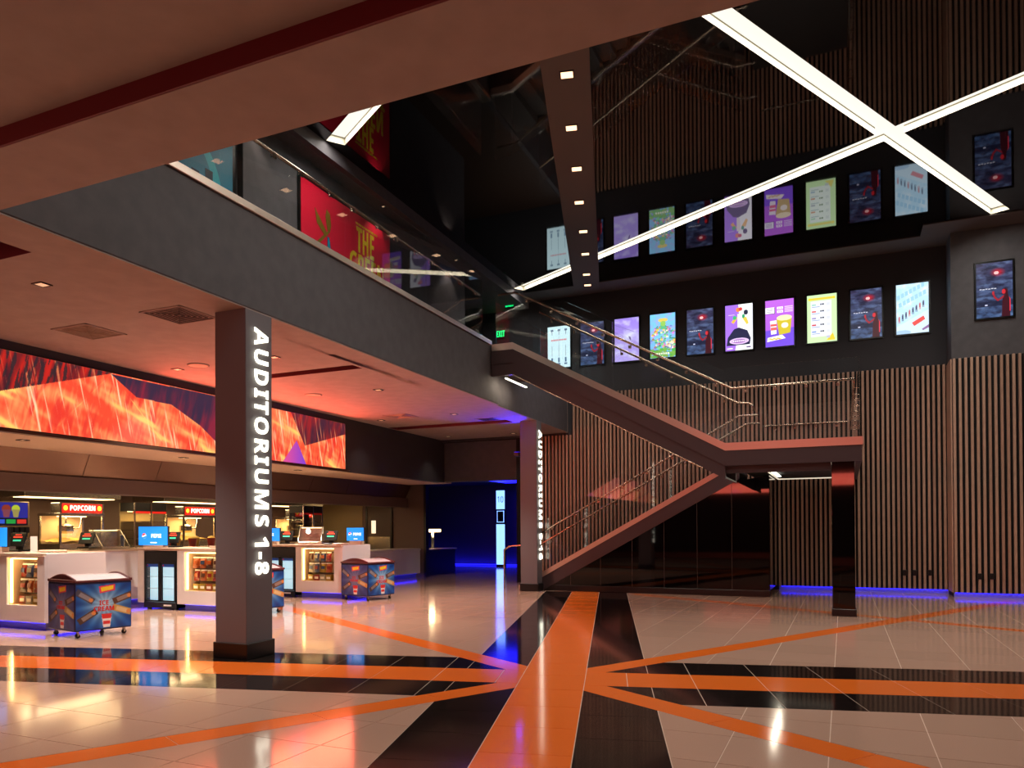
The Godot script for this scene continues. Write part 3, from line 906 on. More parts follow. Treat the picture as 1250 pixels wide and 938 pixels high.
func build_posters() -> void:
	var night := picture("poster_night_screen", poster_night(), 1.1)
	var set_ := [
		["white poster screen with small blue sketches and a red title, last before the gallery", picture("poster_sketch_screen", poster_sketch(), 1.25), 0.5, Color(0.8, 0.95, 1)],
		["dark blue poster screen of a red-lit person, next to the white sketch screen", night, 0.0, Color.WHITE],
		["plain lilac poster screen with a pale blur", picture("poster_lilac_screen", poster_lilac(), 1.15), 0.3, Color(0.7, 0.6, 1)],
		["many-coloured poster screen of a hillside village", picture("poster_village_screen", poster_village(), 1.3), 0.3, Color(0.8, 0.9, 0.9)],
		["dark blue poster screen of a red-lit person, between village and gown screens", night, 0.0, Color.WHITE],
		["purple and white poster screen with two people and a dark gown", picture("poster_gown_screen", poster_gown(), 1.3), 0.4, Color(0.85, 0.75, 1)],
		["purple snack advert screen with a bucket and a red striped cup", picture("poster_snack_screen", poster_snack(), 1.25), 0.3, Color(0.7, 0.45, 1)],
		["pale green price list screen with a yellow ribbon", picture("poster_list_screen", poster_list(), 1.15), 0.5, Color(0.85, 1, 0.8)],
		["dark blue poster screen of a red-lit person, beside the price list screen", night, 0.0, Color.WHITE],
		["pale blue poster screen with a slanting row of people, next to the pier", picture("poster_snow_screen", poster_snow(), 1.15), 0.5, Color(0.75, 0.9, 1)]]
	for k in 10:
		poster("poster_screen", set_[k][0], Vector3(-7.135 + k * 0.957, 6.625, WB), 0.655, 1.16, set_[k][1], set_[k][2], set_[k][3])
	poster("poster_screen", "dark blue poster screen of a red-lit person, alone on the projecting pier", Vector3(2.955, 6.63, PIER), 0.655, 1.18, night, 0.0, Color.WHITE)

# ------------------------------------------------------------------ upper gallery
func wall_frame(o: float, y: float, z: float) -> Transform3D:   # on the gallery wall: x runs away along the wall, z faces the atrium
	return Transform3D(TL.basis * Basis(Vector3(0, 0, -1), Vector3(0, 1, 0), Vector3(1, 0, 0)), LP(o, y, z))

func build_gallery() -> void:
	mat("banner_red", Color(0.9, 0.12, 0.25), 0.35)
	mat("banner_teal", Color(0.0, 0.55, 0.68), 0.4)
	mat("banner_teal_light", Color(0.1, 0.78, 0.85), 0.4)
	mat("banner_dark", Color(0.03, 0.2, 0.28), 0.4)
	var t := thing("wall_banner", "large red two-panel banner with yellow title on the gallery wall", "banner", wall_frame(-1.595, 6.58, -12.28))
	obj("frame", bc(Vector3(0, 0, 0.01), Vector3(3.16, 1.86, 0.02)), M.black_frame, t)
	for s in [-1, 1]:
		obj("panel", bc(Vector3(s * 0.757, 0, 0.024), Vector3(1.508, 1.72, 0.012)), M.banner_red, t)
	var y := 0.38
	for k in 3:
		obj("lettering", text_mesh(["THE", "GREEN", "KNIGHT"][k], 0.42, 0.006), M.yellow_print, t, Transform3D(Basis.from_scale(Vector3([0.62, 0.68, 0.62][k], 1.1, 1)), Vector3([0.56, 0.62, 0.62][k], y - 0.5 * k, 0.034)))
	obj("lettering", text_mesh("THE NEW MOTION PICTURE EVENT", 0.035, 0.004), M.yellow_print, t, T(Vector3(0.6, 0.68, 0.034)))
	# the emblem: a raised arm with a leaf shaped blade, kept plain
	var mb := MB.new()
	mb.prism([Vector3(-0.78, -0.86, 0), Vector3(-0.5, -0.86, 0), Vector3(-0.6, -0.3, 0), Vector3(-0.68, 0.1, 0), Vector3(-0.74, 0.1, 0), Vector3(-0.72, -0.3, 0)], Vector3(0, 0, 0.005))
	obj("emblem_arm", mb.done(), M.banner_teal, t, T(Vector3(0, 0, 0.031)))
	mb = MB.new()
	mb.prism([Vector3(-0.66, 0.2, 0), Vector3(-0.62, 0.34, 0), Vector3(-0.66, 0.52, 0), Vector3(-0.76, 0.58, 0), Vector3(-0.8, 0.44, 0), Vector3(-0.74, 0.22, 0)], Vector3(0, 0, 0.005))
	mb.prism([Vector3(-0.72, 0.14, 0), Vector3(-0.8, 0.2, 0), Vector3(-1.12, 0.48, 0), Vector3(-1.06, 0.24, 0), Vector3(-0.8, 0.08, 0)], Vector3(0, 0, 0.005))
	mb.prism([Vector3(-1.04, -0.14, 0), Vector3(-0.66, 0.2, 0), Vector3(-0.68, 0.24, 0), Vector3(-1.08, -0.1, 0)], Vector3(0, 0, 0.006))
	mb.prism([Vector3(-0.5, -0.86, 0), Vector3(-0.4, -0.86, 0), Vector3(-0.46, -0.5, 0), Vector3(-0.56, -0.36, 0)], Vector3(0, 0, 0.005))
	obj("emblem_blade", mb.done(), mat("banner_gold", Color(0.5, 0.42, 0.1), 0.4), t, T(Vector3(0, 0, 0.031)))
	t = thing("wall_banner", "teal banner with a pale curved stroke on the gallery wall", "banner", wall_frame(-1.595, 6.58, -7.9))
	obj("frame", bc(Vector3(0, 0, 0.01), Vector3(2.5, 1.86, 0.02)), M.black_frame, t)
	for s in [-1, 1]:
		obj("panel", bc(Vector3(s * 0.585, 0, 0.024), Vector3(1.16, 1.72, 0.012)), M.banner_teal, t)
	mb = MB.new()
	for k in 14:
		var a0 := 0.25 + k * 0.1; var a1 := a0 + 0.1
		mb.quad(Vector3(cos(a0), sin(a0) - 0.35, 0.032) * Vector3(0.75, 0.75, 1), Vector3(cos(a0) * 0.95, sin(a0) * 0.95 - 0.35, 0.032), Vector3(cos(a1) * 0.95, sin(a1) * 0.95 - 0.35, 0.032), Vector3(cos(a1), sin(a1) - 0.35, 0.032) * Vector3(0.75, 0.75, 1))
	obj("curved_stroke", mb.done(), M.banner_teal_light, t)
	mb = MB.new()
	for k in 3: mb.box(Vector3(0.05 + k * 0.27, -0.86, 0.031), Vector3(0.2 + k * 0.27, -0.15 + 0.1 * k, 0.034))
	obj("dark_shapes", mb.done(), M.banner_dark, t)
	struct("trim_3", "narrow pilaster on the gallery wall beside the teal banner", lbox(-1.6, 5.4, -9.5, -1.5, 7.8, -9.22), M.charcoal_paint, TL)
	for z in [-9.6, -13.2, -16.6]:
		var at := LP(-1.38, 7.8, z)
		square_light(at, TILT, 0.09, "small square downlight in the ceiling of the upper gallery", "gallery downlights", 0.5)
	for q in [[622.0, 371.0, -20.6, 0], [611.0, 408.0, -21.2, 1]]:
		var p := pz(q[0], q[1], q[2])
		var s := thing("exit_sign", "green lit EXIT sign hanging from the gallery ceiling" if q[3] == 0 else "green lit EXIT sign on the gallery end wall", "sign", T(p))
		obj("housing", bc(Vector3(0, 0, -0.02), Vector3(0.3, 0.24, 0.04), 0.005), M.black_plastic, s)
		obj("lettering", text_mesh("EXIT", 0.17, 0.004), M.exit_green, s, Transform3D(Basis.from_scale(Vector3(0.52, 1, 1)), Vector3(0, 0, 0.003)))
		if q[3] == 0: obj("stem", bx(Vector3(-0.01, 0.1, -0.03), Vector3(0.01, maxf(0.14, 7.8 - p.y), -0.01)), M.black_plastic, s)
		area("sign_glow", p + Vector3(0, 0.13, 0.02), Vector3(0, 1, 0.3), Vector3(1, 0, 0), Vector2(0.1, 0.24), Color(0.1, 1, 0.45), 1.2, s)
	# glass balustrade on the balcony edge
	t = thing("glass_balustrade", "frameless glass balustrade with steel handrail along the balcony", "balustrade", TL)
	var zs := [-4.4, -5.74, -7.07, -8.4, -9.75, -11.08, -12.4, -13.7, -15.0]
	for k in zs.size() - 1:
		obj("glass_panel", lbox(-0.075, 5.47, zs[k + 1] + 0.008, -0.06, 6.76, zs[k] - 0.008), M.rail_glass, t)
	var rail := MB.new()
	rail.tube([Vector3(-0.15, 6.42, -4.4 + 7.43), Vector3(-0.15, 6.42, -15.05 + 7.43)], 0.024)
	var hr := obj("handrail", rail.done(), M.rail_steel, t)
	for k in zs.size() - 1:
		for u in [0.22, 0.78]:
			var z: float = lerpf(zs[k], zs[k + 1], u) + 7.43
			obj("bracket", MB.new().tube([Vector3(-0.075, 6.34, z), Vector3(-0.14, 6.34, z), Vector3(-0.15, 6.41, z)], 0.011, 6).box(Vector3(-0.09, 6.31, z - 0.03), Vector3(-0.074, 6.37, z + 0.03)).done(), M.rail_steel, hr)
	var cup := thing("paper_cup", "white paper cup left standing on the balcony cap", "cup", T(LP(-0.2, 5.40, -11.45)))
	obj("cup_wall", MB.new().lathe([Vector2(0.03, 0), Vector2(0.042, 0.16)], Vector3.ZERO, 14).done(), M.paper_white, cup)
	obj("cup_lid", MB.new().lathe([Vector2(0.045, 0.16), Vector2(0.045, 0.172), Vector2(0.0, 0.176)], Vector3.ZERO, 14).done(), M.white_panel, cup)

# ------------------------------------------------------------------ stair
func flight(root: Node3D, x0: float, y0: float, x1: float, y1: float, zn: float, zf: float, n: int) -> void:
	# steps from (x0, y0) up to (x1, y1); zn near side, zf far side
	for k in n:
		var xa := lerpf(x0, x1, float(k) / n)
		var xb := lerpf(x0, x1, float(k + 1) / n)
		var y := lerpf(y0, y1, float(k + 1) / n)
		obj("tread", bx(Vector3(minf(xa, xb) - 0.02, y - 0.05, zf), Vector3(maxf(xa, xb) + 0.02, y, zn), 0.006), M.tread, root)
		obj("riser", bx(Vector3(xa - 0.01, lerpf(y0, y1, float(k) / n) - 0.02, zf), Vector3(xa + 0.01, y - 0.04, zn)), M.tread, root)

func slope_plate(x0: float, y0: float, x1: float, y1: float, up: float, down: float, za: float, zb: float) -> ArrayMesh:
	return MB.new().prism([Vector3(x0, y0 - down, za), Vector3(x1, y1 - down, za), Vector3(x1, y1 + up, za), Vector3(x0, y0 + up, za)], Vector3(0, 0, zb - za)).done()

func glass_slope(root: Node3D, x0: float, y0: float, x1: float, y1: float, h: float, z: float, n: int) -> void:
	for k in n:
		var xa := lerpf(x0, x1, float(k) / n + 0.002); var xb := lerpf(x0, x1, float(k + 1) / n - 0.002)
		var ya := lerpf(y0, y1, float(k) / n + 0.002); var yb := lerpf(y0, y1, float(k + 1) / n - 0.002)
		obj("glass_panel", MB.new().prism([Vector3(xa, ya, z), Vector3(xb, yb, z), Vector3(xb, yb + h, z), Vector3(xa, ya + h, z)], Vector3(0, 0, -0.014)).done(), M.rail_glass, root)

func rail(root: Node3D, path: Array, side: Vector3, spans: Array) -> void:
	var o := obj("handrail", MB.new().tube(path, 0.023, 10).done(), M.rail_steel, root)
	for s in spans:
		var a: Vector3 = path[s[0]]; var b: Vector3 = path[s[0] + 1]
		for k in s[1]:
			var p := a.lerp(b, (k + 0.5) / s[1])
			obj("bracket", MB.new().tube([p, p + Vector3(0, -0.07, 0), p + Vector3(0, -0.08, 0) + side * 0.07], 0.01, 6).box(p + side * 0.065 + Vector3(-0.025, -0.105, -0.025), p + side * 0.08 + Vector3(0.025, -0.055, 0.025)).done(), M.rail_steel, o)

func build_stair() -> void:
	var t := thing("staircase", "switchback stair with brushed metal caps, glass sides and a landing", "staircase", Transform3D())
	var zn := -15.25; var zf := -16.95          # upper flight
	var ln := -18.75; var lf := -20.5           # lower flight
	# --- upper flight: caps at (-6.13, 5.39) down to (-1.95, 3.11)
	var ux0 := -6.13; var uy0 := 5.40; var ux1 := -1.95; var uy1 := 3.10
	flight(t, ux1, 2.81, ux0, 5.21, zn - 0.1, zf + 0.1, 14)
	for s in [[zn, zn - 0.1], [zf + 0.1, zf]]:
		obj("cap", slope_plate(ux0, uy0, ux1, uy1, 0.0, 0.14, s[0] + 0.012, s[1]), M.brushed_steel, t)
		obj("stringer", slope_plate(ux0, uy0 - 0.14, ux1, uy1 - 0.14, 0.0, 0.28, s[0], s[1]), M.stair_paint, t)
		obj("lower_stringer", slope_plate(ux0, uy0 - 0.42, ux1, uy1 - 0.42, 0.0, 0.24, s[0] - 0.02, s[1] - 0.02), M.stair_paint, t)
	obj("soffit", slope_plate(ux0, uy0 - 0.62, ux1, uy1 - 0.62, 0.0, 0.03, zn - 0.12, zf + 0.08), M.stair_paint, t)
	obj("glint_bead", MB.new().tube([Vector3(ux0, uy0 - 0.665, zn - 0.02), Vector3(ux1 - 0.4, lerpf(uy0, uy1, 0.904) - 0.665, zn - 0.02)], 0.012, 6).done(), M.rail_steel, t)  # bead added to catch light as a thin bright line
	# level piece at the top
	obj("cap", bx(Vector3(-6.6, 5.26, zn - 0.1), Vector3(ux0, 5.40, zn + 0.012)), M.brushed_steel, t)
	obj("stringer", bx(Vector3(-6.62, 4.98, zn - 0.1), Vector3(ux0, 5.26, zn)), M.stair_paint, t)
	obj("lower_stringer", bx(Vector3(-6.62, 4.74, zn - 0.12), Vector3(ux0, 4.98, zn - 0.02)), M.stair_paint, t)
	obj("landing_slab", bx(Vector3(-6.7, 4.9, zf), Vector3(ux0, 5.38, zn - 0.1)), M.tread, t)
	# --- landing
	obj("landing_slab", bx(Vector3(ux1, 2.76, -21.18), Vector3(0.29, 2.98, zn - 0.1)), M.tread, t)
	obj("cap", bx(Vector3(ux1, 2.96, zn - 0.1), Vector3(0.31, 3.10, zn + 0.012)), M.brushed_steel, t)
	obj("cap", bx(Vector3(0.21, 2.96, -21.18), Vector3(0.31, 3.10, zn - 0.1)), M.brushed_steel, t)
	obj("stringer", bx(Vector3(ux1, 2.68, zn - 0.1), Vector3(0.29, 2.96, zn)), M.stair_paint, t)
	obj("stringer", bx(Vector3(0.19, 2.68, -21.18), Vector3(0.29, 2.96, zn - 0.1)), M.stair_paint, t)
	obj("lower_stringer", bx(Vector3(ux1, 2.55, zn - 0.22), Vector3(-0.19, 2.68, zn - 0.1)), M.stair_paint, t)
	obj("underside_panel", bx(Vector3(-1.42, 2.735, -20.9), Vector3(-0.2, 2.76, zn - 0.3)), M.dark_paint, t)
	for q in [[-1.44, -1.42, -20.9, zn - 0.28], [-0.2, -0.18, -20.9, zn - 0.28]]:
		obj("underside_trim", bx(Vector3(q[0], 2.71, q[2]), Vector3(q[1], 2.76, q[3])), M.trim_light, t)
	obj("underside_trim", bx(Vector3(-1.42, 2.71, -20.92), Vector3(-0.2, 2.76, -20.9)), M.trim_light, t)
	obj("underside_trim", bx(Vector3(-1.42, 2.71, zn - 0.3), Vector3(-0.2, 2.76, zn - 0.28)), M.trim_light, t)
	# --- lower flight: cap line through (-6.73, .39) and (-2.7, 2.76)
	var lx0 := -7.4; var ly0 := 0.03; var lx1 := -2.1; var ly1 := 3.10
	flight(t, lx0 + 0.29, 0.0, lx1, 2.81, ln - 0.08, lf + 0.08, 17)
	for s in [[ln, ln - 0.08], [lf + 0.08, lf]]:
		obj("cap", slope_plate(lx0, ly0 + 0.08, lx1, ly1, 0.0, 0.13, s[0] + 0.012, s[1]), M.brushed_steel, t)
		obj("stringer", MB.new().prism([Vector3(lx0, 0.0, s[0]), Vector3(lx0 + 0.62, 0.0, s[0]), Vector3(lx1, ly1 - 0.46, s[0]), Vector3(lx1, ly1 - 0.13, s[0]), Vector3(lx0, ly0 - 0.02, s[0])], Vector3(0, 0, s[1] - s[0])).done(), M.stair_paint, t)
	# --- glass
	glass_slope(t, ux0, uy0 - 0.03, ux1, uy1 - 0.03, 1.36, zn - 0.03, 4)
	glass_slope(t, ux0, uy0 - 0.03, ux1, uy1 - 0.03, 1.36, zf + 0.06, 4)
	obj("glass_panel", bx(Vector3(-6.52, 5.37, zn - 0.044), Vector3(ux0 - 0.01, 6.74, zn - 0.03)), M.rail_glass, t)
	obj("glass_panel", bx(Vector3(ux1 + 0.01, 3.07, zn - 0.044), Vector3(-0.86, 4.48, zn - 0.03)), M.rail_glass, t)
	obj("glass_panel", bx(Vector3(-0.845, 3.07, zn - 0.044), Vector3(0.27, 4.48, zn - 0.03)), M.rail_glass, t)
	for k in 4:
		obj("glass_panel", bx(Vector3(0.256, 3.07, -15.3 - 1.46 * (k + 1) + 0.01), Vector3(0.27, 4.48, -15.3 - 1.46 * k)), M.rail_glass, t)
	glass_slope(t, lx0 + 0.1, ly0 + 0.1, lx1, ly1 - 0.03, 1.28, ln - 0.03, 5)
	glass_slope(t, lx0 + 0.1, ly0 + 0.1, lx1, ly1 - 0.03, 1.28, lf + 0.05, 5)
	# --- handrails
	var IN := Vector3(0, 0, 1)
	rail(t, [Vector3(-6.5, 6.46, zn - 0.12), Vector3(-6.1, 6.46, zn - 0.12), Vector3(-1.84, 4.115, zn - 0.12), Vector3(0.18, 4.115, zn - 0.12), Vector3(0.18, 4.115, -21.1)], IN, [[1, 8], [2, 4]])
	rail(t, [Vector3(-6.1, 6.4, zf + 0.15), Vector3(-1.9, 4.05, zf + 0.15), Vector3(-1.68, 4.03, zf + 0.15), Vector3(-1.6, 3.95, zf + 0.13), Vector3(-1.6, 3.88, zf + 0.1)], -IN, [[0, 8]])
	for y in [3.9, 4.1]:
		var o := obj("handrail", MB.new().tube([Vector3(0.18, y - 0.02, -15.5), Vector3(0.18, y - 0.02, -21.1)], 0.018, 8).done(), M.rail_steel, t)
		for k in 7:
			var z := -15.7 - k * 0.82
			obj("bracket", MB.new().tube([Vector3(0.18, y - 0.02, z), Vector3(0.18, y - 0.08, z), Vector3(0.25, y - 0.09, z)], 0.012, 6).done(), M.rail_steel, o)
	rail(t, [Vector3(-1.75, 4.07, -21.12), Vector3(0.1, 4.07, -21.12)], -IN, [[0, 4]])
	rail(t, [Vector3(-7.85, 0.0, ln - 0.12), Vector3(-7.85, 1.0, ln - 0.12), Vector3(-7.72, 1.09, ln - 0.12), Vector3(-7.4, 1.12, ln - 0.12), Vector3(-2.1, 4.06, ln - 0.12), Vector3(-1.7, 4.06, ln - 0.12)], IN, [[3, 9]])
	rail(t, [Vector3(-7.85, 0.0, lf + 0.12), Vector3(-7.85, 1.0, lf + 0.12), Vector3(-7.72, 1.09, lf + 0.12), Vector3(-7.4, 1.12, lf + 0.12), Vector3(-2.1, 4.06, lf + 0.12), Vector3(-1.8, 4.06, lf + 0.12)], -IN, [[3, 9]])
	# --- black glass panels below the lower flight
	var w := thing("wall_stair_panels", "glossy black panels closing the space below the stair", "", Transform3D(), "", "structure")
	var xs := [-6.85, -6.05, -5.3, -4.53, -3.78, -3.03, -2.27, -1.475]
	for k in xs.size() - 1:
		var xa: float = xs[k] + 0.004; var xb: float = xs[k + 1] - 0.004
		var f := func(x: float) -> float: return minf(2.7, lerpf(0.0, ly1 - 0.46, (x - lx0 - 0.62) / (lx1 - lx0 - 0.62)) + 0.02)
		if f.call(xb) < 0.16: continue
		var pts := [Vector3(xa, 0.15, ln - 0.03), Vector3(xb, 0.15, ln - 0.03), Vector3(xb, f.call(xb), ln - 0.03), Vector3(xa, maxf(0.16, f.call(xa)), ln - 0.03)]
		obj("panel", MB.new().prism(pts, Vector3(0, 0, -0.02)).done(), M.black_gloss, w)
	for k in range(1, xs.size() - 1):
		var jt: float = minf(2.7, lerpf(0.0, ly1 - 0.46, (xs[k] - lx0 - 0.62) / (lx1 - lx0 - 0.62)))
		if jt > 0.2: obj("joint_strip", bx(Vector3(xs[k] - 0.0035, 0.15, ln - 0.045), Vector3(xs[k] + 0.0035, jt, ln - 0.028)), M.tread, w)
	obj("side_panel", bx(Vector3(-1.495, 0.15, lf), Vector3(-1.475, 2.7, ln - 0.03)), M.black_gloss, w)
	obj("base", bx(Vector3(-6.95, 0.0, ln - 0.05), Vector3(-1.47, 0.145, ln - 0.02), 0.006), M.black_base, w)
	var c := thing("column_landing", "slim glossy black column carrying the stair landing", "column", Transform3D(), "", "structure")
	obj("shaft", bx(Vector3(-0.185, 0.0, -15.62), Vector3(0.172, 2.72, -15.27), 0.004), M.black_gloss, c)
	obj("base", bx(Vector3(-0.2, 0.0, -15.635), Vector3(0.187, 0.125, -15.255), 0.006), M.black_base, c)
	# --- lights below the stair
	var b := thing("batten_light", "white batten light fixed under the stair landing", "light", T(Vector3(-1.3, 2.69, -17.9)))
	obj("tube", bc(Vector3.ZERO, Vector3(0.09, 0.03, 2.6), 0.008), M.letter_white, b)
	area("batten_glow", Vector3(-1.3, 2.67, -17.9), Vector3.DOWN, Vector3(0, 0, 1), Vector2(0.08, 2.5), Color(1, 0.95, 0.85), 18.0, b)
	var sp := pz(616, 455.5, -15.6)
	b = thing("batten_light", "short white light under the top of the stair", "light", T(Vector3(-6.35, 4.7, -16.0)))
	obj("tube", bc(Vector3.ZERO, Vector3(0.05, 0.03, 1.2), 0.008), M.letter_white, b)
	area("batten_glow", Vector3(-6.36, 4.68, -16.0), Vector3(-0.5, -0.85, 0), Vector3(0, 0, 1), Vector2(0.05, 1.2), Color(1, 0.92, 0.8), 34.0, b)
	var q := 0.0
	b = thing("linear_light", "thin light strip along the underside of the upper stair flight", "light", Transform3D(Basis(Vector3(0, 0, 1), -atan2(uy0 - uy1, ux1 - ux0)), Vector3(-4.3, 3.8, -16.1)))
	obj("strip", bc(Vector3.ZERO, Vector3(3.4, 0.015, 0.03)), M.letter_white, b)
	var dn := Vector3(-0.33, -0.6, -0.73)
	area("strip_glow", Vector3(-4.3, 3.77, -16.1), dn, Vector3(0.877, -0.48, 0), Vector2(0.05, 3.4), Color(1, 0.88, 0.74), 30.0, b)

# ------------------------------------------------------------------ concessions
const CT := 1.2     # counter height

func build_bulkhead() -> void:
	struct("wall_screen_bulkhead", "dark bulkhead above the counters carrying the long screen", lbox(-4.3, 2.95, -21.6, -4.06, LOW, -4.3), M.dark_paint, TL)
	struct("ceiling_counter", "tan soffit over the counters", lbox(-6.2, 2.95, -22.2, -4.1, 3.1, -4.3), M.soffit_paint, TL)
	struct("trim_4", "thin dark metal lip under the long screen", lbox(-4.12, 2.93, -16.2, -4.03, 2.975, -4.4), M.bronze, TL)
	var art := picture("led_screen_art", led_art(), 1.0, 0.6)
	var t := thing("led_wall_screen", "long LED screen showing orange and purple fire shards above the counters", "screen", TL)
	obj("casing", lbox(-4.06, 2.975, -16.0, -4.035, 4.075, -5.0), M.black_frame, t)
	var mb := MB.new()
	var o := -4.033
	mb.quad(Vector3(o, 2.985, -5.0 + 7.43), Vector3(o, 2.985, -16.0 + 7.43), Vector3(o, 4.065, -16.0 + 7.43), Vector3(o, 4.065, -5.0 + 7.43))
	obj("screen", mb.done(), art, t)
	area("screen_glow", LP(-4.02, 3.525, -10.5), Vector3(1, 0, 0), Vector3.UP, Vector2(11.0, 1.08), Color(1.0, 0.38, 0.28), 10.0, t)
	var t2 := thing("led_wall_screen", "LED screen with orange fire shards continuing along the entrance hall", "screen", TL)
	obj("casing", lbox(-4.06, 2.975, -4.98, -4.035, 4.075, 8.0), M.black_frame, t2)
	mb = MB.new()
	mb.quad(Vector3(o, 2.985, 8.0 + 7.43), Vector3(o, 2.985, -4.98 + 7.43), Vector3(o, 4.065, -4.98 + 7.43), Vector3(o, 4.065, 8.0 + 7.43))
	obj("screen", mb.done(), art, t2)
	area("screen_glow", LP(-4.02, 3.525, 1.5), Vector3(1, 0, 0), Vector3.UP, Vector2(12.9, 1.08), Color(1.0, 0.5, 0.45), 1.5, t2)
	struct("wall_screen_bulkhead_entry", "dark bulkhead carrying the screen along the entrance hall", lbox(-4.3, 2.95, -4.3, -4.06, LOW + 0.13, 8.2), M.dark_paint, TL)
	t2 = thing("led_wall_screen", "wide LED screen with orange fire shards on the wall behind the entrance", "screen", T(Vector3(-2.5, 3.98, 14.38), PI))
	obj("casing", bc(Vector3(0, 0, 0.01), Vector3(11.1, 0.66, 0.02)), M.black_frame, t2)
	mb = MB.new()
	mb.quad(Vector3(-5.5, -0.3, 0.022), Vector3(5.5, -0.3, 0.022), Vector3(5.5, 0.3, 0.022), Vector3(-5.5, 0.3, 0.022))
	obj("screen", mb.done(), art, t2)
	area("screen_glow", Vector3(-2.5, 3.98, 14.34), Vector3(0, 0, -1), Vector3.UP, Vector2(11, 0.6), Color(1.0, 0.4, 0.33), 9.0, t2)
	for k in 3:
		var d := square_light(LP(-4.9 - 0.0, 2.95, [-8.2, -11.6, -15.3][k]), TILT, 0.14, "small downlight in the tan soffit over the counters", "soffit downlights over the counters", 9.0)
	# bronze panels, then a beam
	var w := thing("wall_bronze_hood", "sloped bronze panels below the tan soffit", "", Transform3D(), "", "structure")
	for k in 10:
		var z := -5.0 - k * 1.72
		obj("panel", MB.new().prism([Vector3(-12.44, 2.95, z - 0.006), Vector3(-12.64, 2.54, z - 0.006), Vector3(-12.68, 2.54, z - 0.006), Vector3(-12.5, 2.95, z - 0.006)], Vector3(0, 0, -1.708)).done(), M.bronze, w)
	struct("trim_5", "brown beam below the bronze panels", bx(Vector3(-12.95, 2.24, -22.3), Vector3(-12.6, 2.54, -4.3), 0.01), M.beam_brown)
	struct("ceiling_kitchen", "kitchen ceiling", bx(Vector3(-17.6, 2.9, -22.3), Vector3(-12.6, 3.05, -4.3)), M.kitchen_wall)
	struct("wall_kitchen_end", "brown wall closing the end of the kitchen", bx(Vector3(-17.6, 0, -22.55), Vector3(-12.1, 3.0, -22.4)), M.beam_brown)
	struct("wall_kitchen_tan", "tan wall panel beside the kitchen door", bx(Vector3(-16.0, 0, -22.4), Vector3(-14.4, 2.9, -22.38)), M.kitchen_tan)
	struct("column_counter_end", "narrow black column at the end of the low counter", bx(Vector3(-12.2, 0, -22.6), Vector3(-12.02, 2.97, -22.4)), M.black_base)
	var d := thing("door_1", "dark brown kitchen door with a small lit window and steel kick plate", "", T(Vector3(-13.74, 0, -22.38)), "", "structure")
	obj("leaf", bx(Vector3(-0.44, 0, 0), Vector3(0.44, 2.3, 0.04), 0.004), M.dark_brown, d)
	obj("frame", MB.new().box(Vector3(-0.5, 0, 0), Vector3(-0.44, 2.36, 0.06)).box(Vector3(0.44, 0, 0), Vector3(0.5, 2.36, 0.06)).box(Vector3(-0.5, 2.3, 0), Vector3(0.5, 2.36, 0.06)).done(), M.black_base, d)
	obj("window", bc(Vector3(-0.2, 1.62, 0.044), Vector3(0.17, 0.42, 0.012), 0.02), glow("door_window_light", Color(1, 0.93, 0.8), 0.9), d)
	obj("kick_plate", bx(Vector3(-0.42, 0.2, 0.04), Vector3(0.42, 1.3, 0.046)), M.steel, d)
	obj("light_strip", bx(Vector3(-0.4, 2.37, 0.0), Vector3(0.4, 2.4, 0.05)), M.kitchen_led, d)

